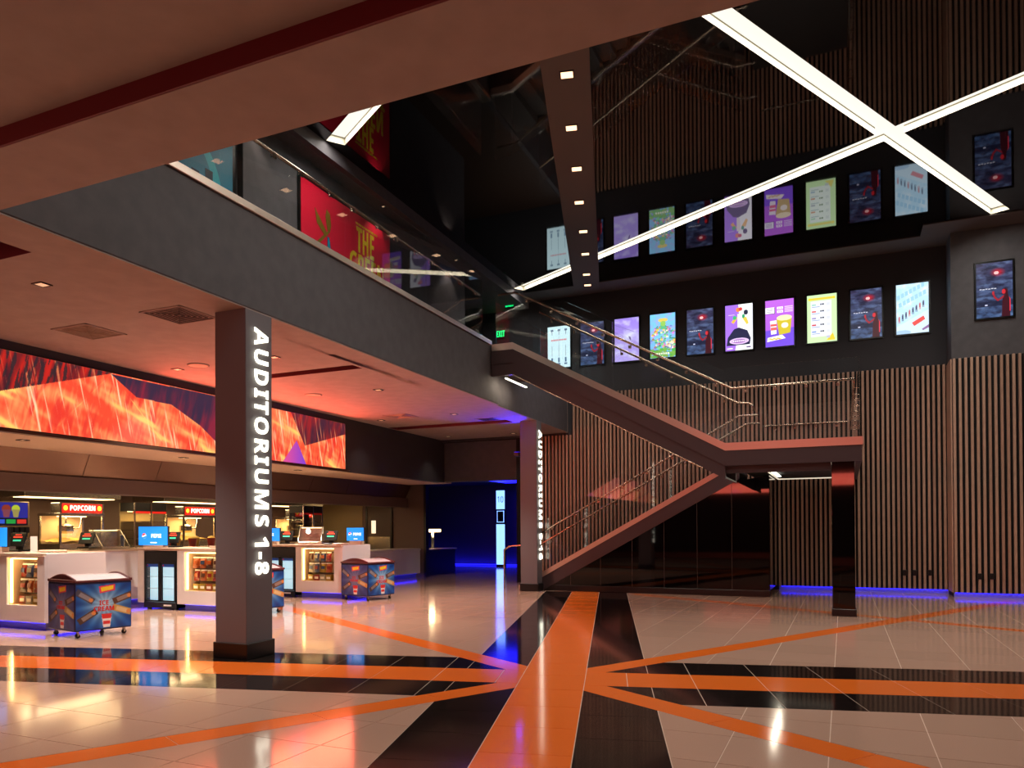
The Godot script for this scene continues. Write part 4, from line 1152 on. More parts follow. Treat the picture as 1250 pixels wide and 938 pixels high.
func counter_unit(label: String, x0: float, x1: float, zf: float, zb: float, cool: Array, niche: Array) -> Node3D:
	var t := thing("concession_counter", label, "counter", Transform3D(), "concession counter blocks")
	var ny0 := 0.38; var ny1 := 1.13
	var fp := [[niche[1], x1, 0.12, 1.15], [niche[0], niche[1], 0.12, ny0], [niche[0], niche[1], ny1, 1.15]]
	if cool: fp += [[cool[1], niche[0], 0.12, 1.15], [x0, cool[0], 0.12, 1.15]]
	else: fp += [[x0, niche[0], 0.12, 1.15]]
	for q in fp:
		if q[1] - q[0] > 0.01: obj("front_panel", bx(Vector3(q[0], q[2], zf - 0.04), Vector3(q[1], q[3], zf)), M.white_panel, t)
	obj("side_panel", bx(Vector3(x1 - 0.03, 0.12, zb), Vector3(x1, 1.19, zf - 0.04), 0.003), M.white_panel, t)
	obj("side_panel", bx(Vector3(x0, 0.12, zb), Vector3(x0 + 0.03, 1.15, zf - 0.04)), M.white_panel, t)
	obj("back_panel", bx(Vector3(x0, 0.12, zb), Vector3(x1 - 0.03, 1.15, zb + 0.03)), M.white_panel, t)
	obj("counter_top", bx(Vector3(x0 - 0.01, 1.15, zb - 0.02), Vector3(x1 - 0.03, CT, zf + 0.015), 0.006), M.counter_top, t)
	var k := MB.new()
	k.box(Vector3(niche[0] - 0.05 if cool else x0, 0.0, zb + 0.05), Vector3(x1 - 0.07, 0.12, zf - 0.08))
	obj("kick_plate", k.done(), M.kick, t)
	var i := MB.new()
	i.box(Vector3(niche[0] - 0.02, ny0 - 0.02, zf - 0.44), Vector3(niche[1] + 0.02, ny1 + 0.02, zf - 0.42))
	i.box(Vector3(niche[0] - 0.02, ny0 - 0.02, zf - 0.42), Vector3(niche[0], ny1 + 0.02, zf - 0.04))
	i.box(Vector3(niche[1], ny0 - 0.02, zf - 0.42), Vector3(niche[1] + 0.02, ny1 + 0.02, zf - 0.04))
	i.box(Vector3(niche[0], ny0 - 0.02, zf - 0.42), Vector3(niche[1], ny0, zf - 0.04))
	i.box(Vector3(niche[0], ny1, zf - 0.42), Vector3(niche[1], ny1 + 0.02, zf - 0.04))
	obj("niche_lining", i.done(), M.soffit_paint, t)
	for y in [0.54, 0.79, 1.03]:
		obj("shelf", bx(Vector3(niche[0], y - 0.008, zf - 0.41), Vector3(niche[1], y + 0.004, zf - 0.3)), M.dark_brown, t)
	var l := obj("light_strip", MB.new().box(Vector3(niche[0] + 0.005, ny0 + 0.02, zf - 0.09), Vector3(niche[0] + 0.03, ny1 - 0.02, zf - 0.055)).box(Vector3(niche[0] + 0.04, ny1 - 0.03, zf - 0.09), Vector3(niche[1] - 0.01, ny1 - 0.008, zf - 0.055)).done(), M.case_led, t)
	area("niche_glow", Vector3((niche[0] + niche[1]) / 2, ny1 - 0.035, zf - 0.1), Vector3(0, -1, -0.5), Vector3(1, 0, 0), Vector2(0.04, niche[1] - niche[0] - 0.06), Color(1, 0.85, 0.6), 8.0, l)
	area("niche_glow", Vector3(niche[0] + 0.035, 0.76, zf - 0.075), Vector3(1, 0, -0.5), Vector3.UP, Vector2(0.03, 0.68), Color(1, 0.85, 0.6), 8.0, l)
	return t

func bag_mesh(w: float, h: float, d: float) -> ArrayMesh:
	var mb := MB.new()
	var n := 4
	for side in [-1.0, 1.0]:
		for i in n:
			for j in n:
				var q := []
				for e in [[0, 0], [1, 0], [1, 1], [0, 1]]:
					var u := float(i + e[0]) / n; var v := float(j + e[1]) / n
					q.append(Vector3((u - 0.5) * w * (1.0 - 0.06 * sin(v * PI)), (v - 0.5) * h, side * d * 0.5 * pow(maxf(0, sin(u * PI)), 0.5) * pow(maxf(0, sin(v * PI)), 0.6)))
				mb.quad(q[0], q[1], q[2], q[3], Vector3(0, 0, side))
	return mb.done()

func candy(niche: Array, zf: float, where: String, sd: int) -> void:
	var r := RandomNumberGenerator.new(); r.seed = sd
	var bag := bag_mesh(0.155, 0.2, 0.055)
	var kinds := [["red", "candy_red"], ["yellow", "candy_yellow"], ["brown", "candy_brown"], ["blue", "candy_blue"], ["white", "candy_white"], ["orange", "candy_orange"]]
	var n := int((niche[1] - niche[0] - 0.08) / 0.165)
	for row in 2:
		for k in n:
			var c = kinds[(r.randi() + k) % 6]
			var p := Vector3(niche[0] + 0.13 + k * 0.165, [0.91, 0.665][row], zf - 0.19 - 0.03 * r.randf())
			var t := thing("candy_bag", "%s printed candy bag in the lit niche of %s" % [c[0], where], "candy bag", Transform3D(Basis(Vector3.UP, r.randf_range(-0.2, 0.2)) * Basis(Vector3.RIGHT, -0.1), p), "hanging candy bags")
			obj("pouch", bag, M[c[1]], t)
			obj("label", bc(Vector3(0, 0.01, 0.03), Vector3(0.09, 0.07, 0.004)), M[kinds[(r.randi()) % 6][1]], t)
			obj("hang_strip", bc(Vector3(0, 0.105, 0), Vector3(0.14, 0.03, 0.004)), M.paper_white, t)
	for k in n:
		var c = kinds[[1, 5, 1, 0, 4, 1][(k + sd) % 6]]
		var t := thing("candy_box", "%s candy box in the lit niche of %s" % [c[0], where], "candy box", T(Vector3(niche[0] + 0.13 + k * 0.165, 0.38, zf - 0.22)), "candy boxes")
		obj("carton", bc(Vector3(0, 0.065, 0), Vector3(0.15, 0.13, 0.1), 0.004), M[c[1]], t)
		obj("label", bc(Vector3(0, 0.065, 0.0505), Vector3(0.1, 0.05, 0.002)), M.paper_white, t)

func cooler(label: String, a: float, b: float, zf: float) -> void:
	var w := b - a
	var t := thing("beverage_cooler", label, "cooler", T(Vector3((a + b) / 2, 0, zf)), "undercounter beverage coolers")
	obj("body", MB.new().box(Vector3(-w / 2, 0.03, -0.62), Vector3(-w / 2 + 0.03, 1.13, -0.01)).box(Vector3(w / 2 - 0.03, 0.03, -0.62), Vector3(w / 2, 1.13, -0.01)).box(Vector3(-w / 2, 0.9, -0.62), Vector3(w / 2, 1.13, -0.02)).box(Vector3(-w / 2, 0.03, -0.62), Vector3(w / 2, 0.14, 0.0)).box(Vector3(-w / 2, 0.14, -0.62), Vector3(w / 2, 0.9, -0.6)).done(), M.black_plastic, t)
	obj("lit_interior", bx(Vector3(-w / 2 + 0.03, 0.15, -0.15), Vector3(w / 2 - 0.03, 0.9, -0.13)), M.cooler_glow, t)
	for s in [-1, 1]:
		var c: float = s * w / 4.0 * 0.97
		var h := w / 4.0 - 0.012
		var d := obj("door", MB.new().box(Vector3(c - h, 0.15, -0.03), Vector3(c - h + 0.045, 0.92, 0.0)).box(Vector3(c + h - 0.045, 0.15, -0.03), Vector3(c + h, 0.92, 0.0)).box(Vector3(c - h, 0.89, -0.03), Vector3(c + h, 0.92, 0.0)).box(Vector3(c - h, 0.15, -0.03), Vector3(c + h, 0.18, 0.0)).done(), M.black_plastic, t)
		obj("pane", bx(Vector3(c - h + 0.045, 0.18, -0.02), Vector3(c + h - 0.045, 0.89, -0.014)), M.clear_glass, d)
		obj("header_label", bx(Vector3(c - h + 0.045, 0.83, -0.012), Vector3(c + h - 0.045, 0.89, -0.008)), M.cola_blue, d)
		obj("header_mark", MB.new().lathe([Vector2(0, 0.0), Vector2(0.018, 0.0)], Vector3.ZERO, 12).done(), M.red_print, d, Transform3D(Basis(Vector3.RIGHT, PI / 2), Vector3(c - h + 0.075, 0.86, -0.006)))
		obj("handle", MB.new().tube([Vector3(c - s * (h - 0.022), 0.4, 0.012), Vector3(c - s * (h - 0.022), 0.75, 0.012)], 0.008, 6).done(), M.black_base, d)
	for y in [0.4, 0.63]:
		obj("shelf", bx(Vector3(-w / 2 + 0.04, y, -0.13), Vector3(w / 2 - 0.04, y + 0.008, -0.04)), M.white_panel, t)
	obj("maker_plate", bx(Vector3(0.1, 0.07, 0.0), Vector3(0.3, 0.1, 0.004)), M.white_print, t)
	for s in [-1, 1]: obj("foot", bx(Vector3(s * (w / 2 - 0.08) - 0.03, 0, -0.1), Vector3(s * (w / 2 - 0.08) + 0.03, 0.03, -0.04)), M.black_base, t)

func freezer(label: String, corner: Vector3, ry: float) -> void:
	# corner is the floor point under the front edge nearest the atrium; x runs along the short face, -z along the long one
	var t := thing("ice_cream_freezer", label, "freezer", T(corner, ry), "ice cream freezers")
	var W := 0.82; var D := 0.86; var H := 0.8
	obj("body", bx(Vector3(-W, 0.1, -D), Vector3(0, H, 0), 0.012), M.navy_plastic, t)
	var q := MB.new()
	q.quad(Vector3(-W + 0.015, 0.12, 0.003), Vector3(-0.015, 0.12, 0.003), Vector3(-0.015, H - 0.03, 0.003), Vector3(-W + 0.015, H - 0.03, 0.003))
	obj("end_print", q.done(), M.freezer_end, t)
	q = MB.new()
	q.quad(Vector3(0.003, 0.12, -0.015), Vector3(0.003, 0.12, -D + 0.015), Vector3(0.003, H - 0.03, -D + 0.015), Vector3(0.003, H - 0.03, -0.015))
	obj("side_print", q.done(), M.freezer_side, t)
	var side := Basis(Vector3(0, 0, -1), Vector3(0, 1, 0), Vector3(1, 0, 0))
	for k in 2:
		obj("lettering", text_mesh(["ICE", "CREAM"][k], 0.068, 0.003), M.red_print, t, Transform3D(side, Vector3(0.006, 0.49 - k * 0.085, -D * 0.5)))
		obj("lettering", text_mesh(["ICE", "CREAM"][k], 0.05, 0.003), M.red_print, t, T(Vector3(-W * 0.5, 0.5 - k * 0.065, 0.006)))
	# curved sliding lids inside a frame
	var rim := MB.new()
	rim.box(Vector3(-W - 0.008, H, -D - 0.008), Vector3(0.008, H + 0.04, -D + 0.03), 0.006).box(Vector3(-W - 0.008, H, -0.03), Vector3(0.008, H + 0.04, 0.008), 0.006)
	rim.box(Vector3(-W - 0.008, H, -D), Vector3(-W + 0.03, H + 0.035, 0), 0.006).box(Vector3(-0.03, H, -D), Vector3(0.008, H + 0.035, 0), 0.006)
	obj("lid_frame", rim.done(), M.maroon_plastic, t)
	var n := 10
	for half in 2:
		var lid := MB.new()
		for k in n:
			var u0 := float(k) / n; var u1 := float(k + 1) / n
			var z0 := -0.03 - (D - 0.06) * 0.5 * half; var z1 := z0 - (D - 0.06) * 0.5
			var f := func(u: float) -> Vector2: return Vector2(-W + 0.03 + (W - 0.06) * u, H + 0.03 + 0.075 * sin(u * PI) - 0.008 * half)
			var p0: Vector2 = f.call(u0); var p1: Vector2 = f.call(u1)
			lid.quad(Vector3(p0.x, p0.y, z0), Vector3(p1.x, p1.y, z0), Vector3(p1.x, p1.y, z1), Vector3(p0.x, p0.y, z1), Vector3.UP)
		obj("lid", lid.done(), M.lid_glass, t)
		var arch := []
		for k in n + 1:
			arch.append(Vector3(-W + 0.03 + (W - 0.06) * k / n, H + 0.032 + 0.075 * sin(PI * k / n), -0.025 - (D - 0.05) * half))
		obj("lid_arch", MB.new().tube(arch, 0.016, 6).done(), M.maroon_plastic, t)
	for k in n: pass
	var end := []
	for k in n + 1: end.append(Vector3(-W + 0.03 + (W - 0.06) * k / n, H + 0.03 + 0.075 * sin(PI * k / n), -0.012))
	end.append(Vector3(0.0, H, -0.012)); end.append(Vector3(-W, H, -0.012))
	obj("lid_end", MB.new().prism(end, Vector3(0, 0, -0.012)).done(), M.maroon_plastic, t)
	for sx in [-W + 0.08, -0.08]:
		for sz in [-D + 0.08, -0.08]:
			var c := obj("caster", MB.new().tube([Vector3(sx - 0.014, 0.034, sz), Vector3(sx + 0.014, 0.034, sz)], 0.034, 12).done(), M.black_base, t)
			obj("fork", MB.new().box(Vector3(sx - 0.022, 0.03, sz - 0.012), Vector3(sx - 0.016, 0.1, sz + 0.012)).box(Vector3(sx + 0.016, 0.03, sz - 0.012), Vector3(sx + 0.022, 0.1, sz + 0.012)).box(Vector3(sx - 0.022, 0.09, sz - 0.02), Vector3(sx + 0.022, 0.102, sz + 0.02)).done(), M.steel, c)

func cola_screen(label: String, c: Vector3, w: float, h: float, ry: float) -> void:
	# c is the middle of the screen; it stands on the counter
	var t := thing("advert_screen", label, "screen", T(Vector3(c.x, CT, c.z), ry), "blue advert screens on the counters")
	var y := c.y - CT
	obj("casing", bc(Vector3(0, y, -0.03), Vector3(w + 0.02, h + 0.02, 0.05), 0.006), M.black_plastic, t)
	obj("stand", bx(Vector3(-w * 0.35, 0, -0.14), Vector3(w * 0.35, maxf(0.02, y - h / 2), 0.0), 0.005), M.counter_top, t)
	obj("screen", bc(Vector3(0, y, -0.002), Vector3(w, h, 0.004)), M.cola_screen, t)
	obj("lettering", text_mesh("PEPSI", h * 0.2, 0.002), M.screen_text_white, t, Transform3D(Basis.from_scale(Vector3(1.0, 1, 1)), Vector3(w * 0.12, y - h * 0.0, 0.003)))
	obj("small_lettering", bc(Vector3(w * 0.03, y - h * 0.36, 0.002), Vector3(w * 0.22, h * 0.05, 0.002)), M.screen_text_white, t)
	var r := h * 0.15
	var mk := obj("round_mark", MB.new().lathe([Vector2(0, 0), Vector2(r, 0)], Vector3.ZERO, 24).done(), M.screen_text_white, t, Transform3D(Basis(Vector3.RIGHT, PI / 2), Vector3(-w * 0.3, y, 0.002)))
	for s in [-1.0, 1.0]:
		var pts := []
		for k in 9:
			var a: float = lerpf(0.2, PI - 0.2, k / 8.0) * s + 0.3
			pts.append(Vector3(cos(a) * r * 0.97, 0.0, -sin(a) * r * 0.97))
		obj("segment", MB.new().prism(pts, Vector3(0, 0.002, 0)).done(), M.screen_text_red if s > 0 else M.cola_screen, mk)

func pos_terminal(label: String, at: Vector3, ry: float) -> void:
	var t := thing("till_screen", label, "till", T(Vector3(at.x, CT, at.z), ry), "tills on the counters")
	obj("base", bx(Vector3(-0.14, 0, -0.14), Vector3(0.14, 0.03, 0.12), 0.008), M.black_plastic, t)
	obj("stem", bx(Vector3(-0.05, 0.03, -0.06), Vector3(0.05, 0.16, 0.0)), M.black_plastic, t)
	var f := Transform3D(Basis(Vector3.RIGHT, -0.35), Vector3(0, 0.2, 0))
	var s := obj("display", bc(Vector3.ZERO, Vector3(0.34, 0.24, 0.03), 0.008), M.black_plastic, t, f)
	obj("red_line", MB.new().box(Vector3(-0.1, 0.03, 0.015), Vector3(0.1, 0.055, 0.018)).box(Vector3(-0.07, 0.075, 0.015), Vector3(0.07, 0.09, 0.018)).done(), M.screen_text_red, s)
	obj("teal_line", bx(Vector3(-0.09, -0.035, 0.015), Vector3(0.09, -0.005, 0.018)), M.screen_text_teal, s)

func popcorn_machine(label: String, c: Vector3, w: float) -> void:
	# front faces +x; z is the width
	var t := thing("popcorn_machine", label, "popcorn machine", T(c, PI / 2), "popcorn machines on the back counter")
	var D := 0.7; var h := w / 2.0
	obj("base", bx(Vector3(-h, 0, -D), Vector3(h, 0.12, 0), 0.006), M.steel, t)
	for x in [-h + 0.025, h - 0.025]:
		for z in [-D + 0.025, -0.025]:
			obj("post", bc(Vector3(x, 0.42, z), Vector3(0.04, 0.6, 0.04)), M.steel, t)
	obj("roof", bx(Vector3(-h - 0.01, 0.72, -D - 0.01), Vector3(h + 0.01, 0.78, 0.01), 0.006), M.steel, t)
	obj("sign_box", bx(Vector3(-h, 0.78, -0.3), Vector3(h, 1.0, -0.005), 0.01), M.steel, t)
	obj("sign_face", bx(Vector3(-h + 0.06, 0.8, -0.005), Vector3(h - 0.06, 0.98, 0.004)), M.neon_red, t)
	obj("lettering", text_mesh("POPCORN", 0.11, 0.004), M.neon_white, t, Transform3D(Basis.from_scale(Vector3(0.9, 1, 1)), Vector3(0, 0.89, 0.008)))
	for s in [-1, 1]:
		obj("kernel_mark", MB.new().lathe([Vector2(0, 0.004), Vector2(0.055, 0.0)], Vector3.ZERO, 12).done(), M.neon_yellow, t, Transform3D(Basis(Vector3.RIGHT, PI / 2), Vector3(s * (h - 0.13), 0.89, 0.008)))
	obj("pane", bx(Vector3(-h + 0.045, 0.14, -0.03), Vector3(h - 0.045, 0.72, -0.024)), M.clear_glass, t)
	obj("back_panel", bx(Vector3(-h + 0.04, 0.12, -D + 0.01), Vector3(h - 0.04, 0.72, -D + 0.03)), M.soffit_paint, t)
	var ket := MB.new()
	ket.lathe([Vector2(0.02, 0.3), Vector2(0.13, 0.31), Vector2(0.16, 0.36), Vector2(0.16, 0.48), Vector2(0.05, 0.52), Vector2(0.0, 0.53)], Vector3(-h * 0.25, 0.03, -0.36), 18)
	ket.tube([Vector3(-h * 0.25, 0.55, -0.36), Vector3(-h * 0.25, 0.72, -0.36)], 0.02, 8)
	ket.tube([Vector3(-h * 0.25, 0.45, -0.36), Vector3(h * 0.35, 0.45, -0.36), Vector3(h * 0.45, 0.6, -0.36), Vector3(h * 0.45, 0.72, -0.36)], 0.018, 8)
	obj("kettle", ket.done(), M.steel, t)
	var nz := FastNoiseLite.new(); nz.seed = int(c.z * 10); nz.frequency = 9.0
	var heap := MB.new()
	var n := 14
	var hh := func(i: int, j: int) -> Vector3:
		var u := float(i) / n; var v := float(j) / n
		return Vector3(lerpf(-h + 0.06, h - 0.06, u), 0.125 + 0.13 * (0.4 + 0.6 * sin(u * PI)) * (0.5 + 0.5 * v) + 0.03 * nz.get_noise_2d(u * 3.0, v * 3.0), lerpf(-0.06, -D + 0.06, v))
	for i in n:
		for j in n:
			heap.quad(hh.call(i, j), hh.call(i + 1, j), hh.call(i + 1, j + 1), hh.call(i, j + 1), Vector3.UP)
	obj("popped_corn", heap.done(), M.popcorn, t).set_meta("kind", "stuff")
	obj("lamp", bx(Vector3(-h * 0.6, 0.7, -0.4), Vector3(h * 0.6, 0.72, -0.3)), M.kitchen_led, t)
	area("cabinet_glow", T(c, PI / 2) * Vector3(0, 0.69, -0.35), Vector3.DOWN, Vector3(0, 0, 1), Vector2(0.12, w * 0.6), Color(1, 0.84, 0.55), 40.0, t)

func warmer(label: String, c: Vector3, w: float, lit: bool) -> void:
	var t := thing("food_warmer", label, "food warmer", T(c, PI / 2), "glass food warmers in the kitchen")
	var h := w / 2.0; var H := 1.05; var D := 0.5
	for x in [-h + 0.015, 0.0, h - 0.015]:
		obj("post", bc(Vector3(x, H / 2, -0.02), Vector3(0.04 if x == 0.0 else 0.025, H, 0.03)), M.steel, t)
	obj("back_panel", bx(Vector3(-h, 0, -D), Vector3(h, H, -D + 0.02)), M.kitchen_tan if lit else M.dark_brown, t)
	for s in [-1, 1]: obj("pane", bx(Vector3(s * h - 0.004, 0.05, -D + 0.02), Vector3(s * h + 0.004, H - 0.2, -0.035)), M.clear_glass, t)
	obj("base", bx(Vector3(-h, 0, -D + 0.02), Vector3(h, 0.05, -0.035)), M.steel, t)
	obj("control_panel", bx(Vector3(-h, H - 0.2, -D + 0.02), Vector3(h, H, -0.035), 0.004), M.black_plastic, t)
	obj("red_band", bx(Vector3(-h, H - 0.25, -0.06), Vector3(h, H - 0.2, -0.03)), M.red_print, t)
	for k in 3:
		obj("shelf", bx(Vector3(-h + 0.03, 0.2 + k * 0.2, -D + 0.03), Vector3(h - 0.03, 0.212 + k * 0.2, -0.06)), M.steel, t)
	if lit:
		obj("lamp", bx(Vector3(-h + 0.05, H - 0.215, -0.3), Vector3(h - 0.05, H - 0.2, -0.24)), M.kitchen_led, t)
		area("warmer_glow", T(c, PI / 2) * Vector3(0, H - 0.23, -0.27), Vector3.DOWN, Vector3(0, 0, 1), Vector2(0.1, w - 0.1), Color(1, 0.84, 0.5), 20.0, t)

func food_case(label: String, c: Vector3, w: float, ry: float) -> void:
	var t := thing("glass_food_case", label, "food case", T(c, ry), "slanted glass food cases on the counters")
	var h := w / 2.0
	obj("base", bx(Vector3(-h, 0, -0.4), Vector3(h, 0.06, 0.0), 0.005), M.steel, t)
	obj("back_panel", bx(Vector3(-h, 0.06, -0.4), Vector3(h, 0.4, -0.385)), M.steel, t)
	for s in [-1, 1]:
		obj("side_frame", MB.new().prism([Vector3(s * h, 0.06, 0), Vector3(s * h, 0.06, -0.4), Vector3(s * h, 0.42, -0.4), Vector3(s * h, 0.4, -0.28)], Vector3(-s * 0.015, 0, 0)).done(), M.clear_glass, t)
		obj("edge_rail", MB.new().tube([Vector3(s * (h - 0.01), 0.06, 0), Vector3(s * (h - 0.01), 0.4, -0.28), Vector3(s * (h - 0.01), 0.42, -0.4)], 0.012, 6).done(), M.steel, t)
	obj("pane", MB.new().prism([Vector3(-h + 0.02, 0.06, 0), Vector3(h - 0.02, 0.06, 0), Vector3(h - 0.02, 0.4, -0.28), Vector3(-h + 0.02, 0.4, -0.28)], Vector3(0, 0.006, 0.005)).done(), M.clear_glass, t)
	for k in 2: obj("shelf", bx(Vector3(-h + 0.02, 0.15 + k * 0.11, -0.38), Vector3(h - 0.02, 0.158 + k * 0.11, -0.12 - k * 0.08)), M.steel, t)
	obj("lamp", bx(Vector3(-h + 0.04, 0.385, -0.37), Vector3(h - 0.04, 0.4, -0.32)), M.kitchen_led, t)

func hood(label: String, z0: float, z1: float) -> void:
	var t := thing("extractor_hood", label, "hood", T(Vector3(-15.2, 2.26, (z0 + z1) / 2)), "steel hoods over the back counter")
	var h := absf(z1 - z0) / 2.0
	obj("canopy", bx(Vector3(-0.9, 0, -h), Vector3(0.2, 0.64, h), 0.008), M.steel, t)
	obj("lamp", bx(Vector3(-0.3, -0.012, -h + 0.1), Vector3(0.1, -0.001, h - 0.1)), M.kitchen_led, t)
	area("hood_glow", Vector3(-15.3, 2.24, (z0 + z1) / 2), Vector3.DOWN, Vector3(0, 0, 1), Vector2(0.35, h * 1.8), Color(1, 0.88, 0.68), 9.0, t)

func build_concession() -> void:
	for c in [["candy_red", Color(0.75, 0.15, 0.12)], ["candy_yellow", Color(0.88, 0.72, 0.2)], ["candy_brown", Color(0.4, 0.22, 0.14)], ["candy_blue", Color(0.25, 0.35, 0.6)], ["candy_white", Color(0.88, 0.84, 0.78)], ["candy_orange", Color(0.88, 0.42, 0.16)]]:
		noisy(mat(c[0], c[1], 0.35), 0.35, 1.0, 0.09, Vector3(6, 6, 6), 40)
	mat("cola_blue", Color(0.1, 0.35, 0.85), 0.4)
	glow("cola_screen", Color(0.12, 0.55, 0.95), 1.0)
	picture("freezer_side", freezer_art(false), 0.0, 0.35)
	picture("freezer_end", freezer_art(true), 0.0, 0.35)
	mat("lid_glass", Color(0.82, 0.8, 0.84), 0.12)
	var where := ["the block with the menu card", "the block behind the column", "the block by the low counter"]
	counter_unit("white counter block with a lit candy niche, till and menu card on top", -13.18, -11.1, -8.25, -9.38, [], [-12.0, -11.27])
	counter_unit("white counter block with cooler and lit candy niche behind the lobby column", -12.65, -10.42, -11.45, -12.6, [-12.48, -11.6], [-11.42, -10.62])
	counter_unit("white counter block with cooler and lit candy niche next to the low counter", -12.25, -10.05, -14.8, -15.95, [-12.2, -11.34], [-11.18, -10.28])
	candy([-12.0, -11.27], -8.25, where[0], 3); candy([-11.42, -10.62], -11.45, where[1], 5); candy([-11.18, -10.28], -14.8, where[2], 8)
	cooler("black two-door cooler with pale lit shelves in the counter block behind the lobby column", -12.47, -11.61, -11.44)
	cooler("black two-door cooler with pale lit shelves in the counter block next to the low counter", -12.2, -11.35, -14.79)
	# run of counter that ties the blocks together
	var r := thing("service_counter", "white service counter running behind the counter blocks", "counter", Transform3D())
	obj("front_panel", bx(Vector3(-13.27, 0.12, -18.9), Vector3(-13.24, 1.12, -9.4)), M.white_panel, r)
	obj("counter_top", bx(Vector3(-13.95, 1.12, -18.9), Vector3(-13.2, 1.16, -8.0), 0.006), M.counter_top, r)
	obj("kick_plate", bx(Vector3(-13.4, 0, -18.8), Vector3(-13.32, 0.12, -9.4)), M.kick, r)
	r = thing("low_counter", "low white counter with rounded top edge by the kitchen door", "counter", Transform3D())
	obj("front_panel", bx(Vector3(-12.26, 0.13, -22.38), Vector3(-12.22, 0.86, -16.3), 0.01), M.white_panel, r)
	obj("counter_top", bx(Vector3(-12.95, 0.86, -22.38), Vector3(-12.19, 0.93, -16.3), 0.02), M.white_panel, r)
	obj("kick_plate", bx(Vector3(-12.4, 0, -22.3), Vector3(-12.34, 0.13, -16.3)), M.kick, r)
	r = thing("back_counter", "steel back counter along the kitchen wall", "counter", Transform3D())
	obj("cabinet", bx(Vector3(-16.4, 0.0, -21.5), Vector3(-14.85, 1.1, -7.0)), M.dark_brown, r)
	obj("counter_top", bx(Vector3(-16.42, 1.1, -21.5), Vector3(-14.8, 1.15, -7.0), 0.006), M.steel, r)
	struct("wall_kitchen_back", "brown kitchen wall behind the popcorn machines", bx(Vector3(-16.6, 0, -22.4), Vector3(-16.45, 3.0, -4.3)), M.kitchen_wall)
	freezer("ice cream freezer parked at the counter block with the till and menu card", Vector3(-9.86, 0, -7.8), -0.22)
	freezer("ice cream freezer half hidden behind the lobby column", Vector3(-9.62, 0, -11.15), -0.2)
	freezer("ice cream freezer parked beside the low white counter", Vector3(-9.2, 0, -14.5), -0.2)
	# screens and tills on top
	var zc := -11.62
	var p := pz(186.5, 654.5, zc); cola_screen("blue cola advert screen on the counter block behind the lobby column", p, pz(204, 654, zc).x - pz(169, 654, zc).x, 0.37, 0.0)
	zc = -15.6
	p = pz(433.5, 652.5, zc); cola_screen("blue cola advert screen on the end of the counter block next to the low counter", p, pz(444, 652, zc).x - pz(423.5, 652, zc).x, 0.3, 0.0)
	zc = -15.0
	p = pz(326, 653, zc); cola_screen("blue cola advert screen peeking out beside the lobby column", p, pz(341, 652, zc).x - pz(311, 652, zc).x, 0.3, 0.0)
	zc = -8.5
	p = pz(-14, 656, zc); cola_screen("blue cola advert screen beside the till with the menu card", p, pz(8, 655, zc).x - pz(-36, 655, zc).x, 0.31, 0.0)
	p = pz(22, 668, -8.95); pos_terminal("black till screen beside the white menu card", p, 0.1)
	p = pz(211, 666, -12.1); pos_terminal("black till screen beside the cola advert screen behind the lobby column", p, 0.1)
	p = pz(136, 670, -10.9); p.x = -13.55; p.z = -11.0; pos_terminal("black till screen on the service counter by the slanted food case", p, 0.2)
	p = pz(350, 663, -15.5); pos_terminal("black till screen between the cola advert screens", p, 0.15)
	p = pz(404, 662, -15.4); pos_terminal("black till screen beside the tall food warmer", p, 0.15)
	var card := thing("menu_card", "white menu card standing beside the till", "card", T(Vector3(pz(38, 670, -8.7).x, CT, -8.75), 0.1))
	obj("sheet", bc(Vector3(0, 0.13, 0), Vector3(0.15, 0.26, 0.006)), M.paper_white, card)
	obj("holder", bc(Vector3(0, 0.01, 0), Vector3(0.16, 0.02, 0.07)), M.clear_glass, card)
	for q in [[-11.5, -8.7, 0.36], [-10.3, -15.1, 0.3], [-10.9, -11.9, 0.4]]:
		var tr := thing("tray_stack", "low tan tray lying on top of a counter block", "tray", T(Vector3(q[0], CT, q[1])), "trays on the counter blocks")
		obj("tray", bc(Vector3(0, 0.02, 0), Vector3(q[2], 0.04, 0.26), 0.01), M.counter_top, tr)
	food_case("slanted glass food case on the service counter by the till", Vector3(-13.6, 1.16, -11.75), 0.7, PI / 2)
	food_case("slanted glass food case on the counter block next to the low counter", Vector3(-11.35, CT, -15.35), 0.55, 0.5)
	# back counter
	popcorn_machine("popcorn machine with a red neon sign, next to the drink dispenser", Vector3(-15.0, 1.15, -12.07), 1.12)
	popcorn_machine("popcorn machine with a red neon sign, between two tall food warmers", Vector3(-15.0, 1.15, -15.6), 1.14)
	popcorn_machine("popcorn machine with a red neon sign, past the lobby column", Vector3(-15.0, 1.15, -20.0), 1.1)
	warmer("brightly lit tall glass warmer between the popcorn machines", Vector3(-14.9, 1.15, -13.9), 1.0, true)
	warmer("unlit tall glass rack at the end of the back counter", Vector3(-13.4, 1.16, -18.3), 0.9, false)
	hood("steel hood with a lit underside above the first popcorn machine and dispenser", -10.7, -13.1)
	hood("steel hood with a lit underside above the popcorn machine between the warmers", -14.4, -16.8)
	hood("steel hood with a lit underside above the popcorn machine past the lobby column", -18.6, -21.0)
	var kr := RandomNumberGenerator.new(); kr.seed = 12
	var cupm := MB.new().lathe([Vector2(0.032, 0), Vector2(0.045, 0.3), Vector2(0.0, 0.3)], Vector3.ZERO, 12).done()
	var cols := [["white", "paper_white"], ["red", "candy_red"], ["blue", "candy_blue"]]
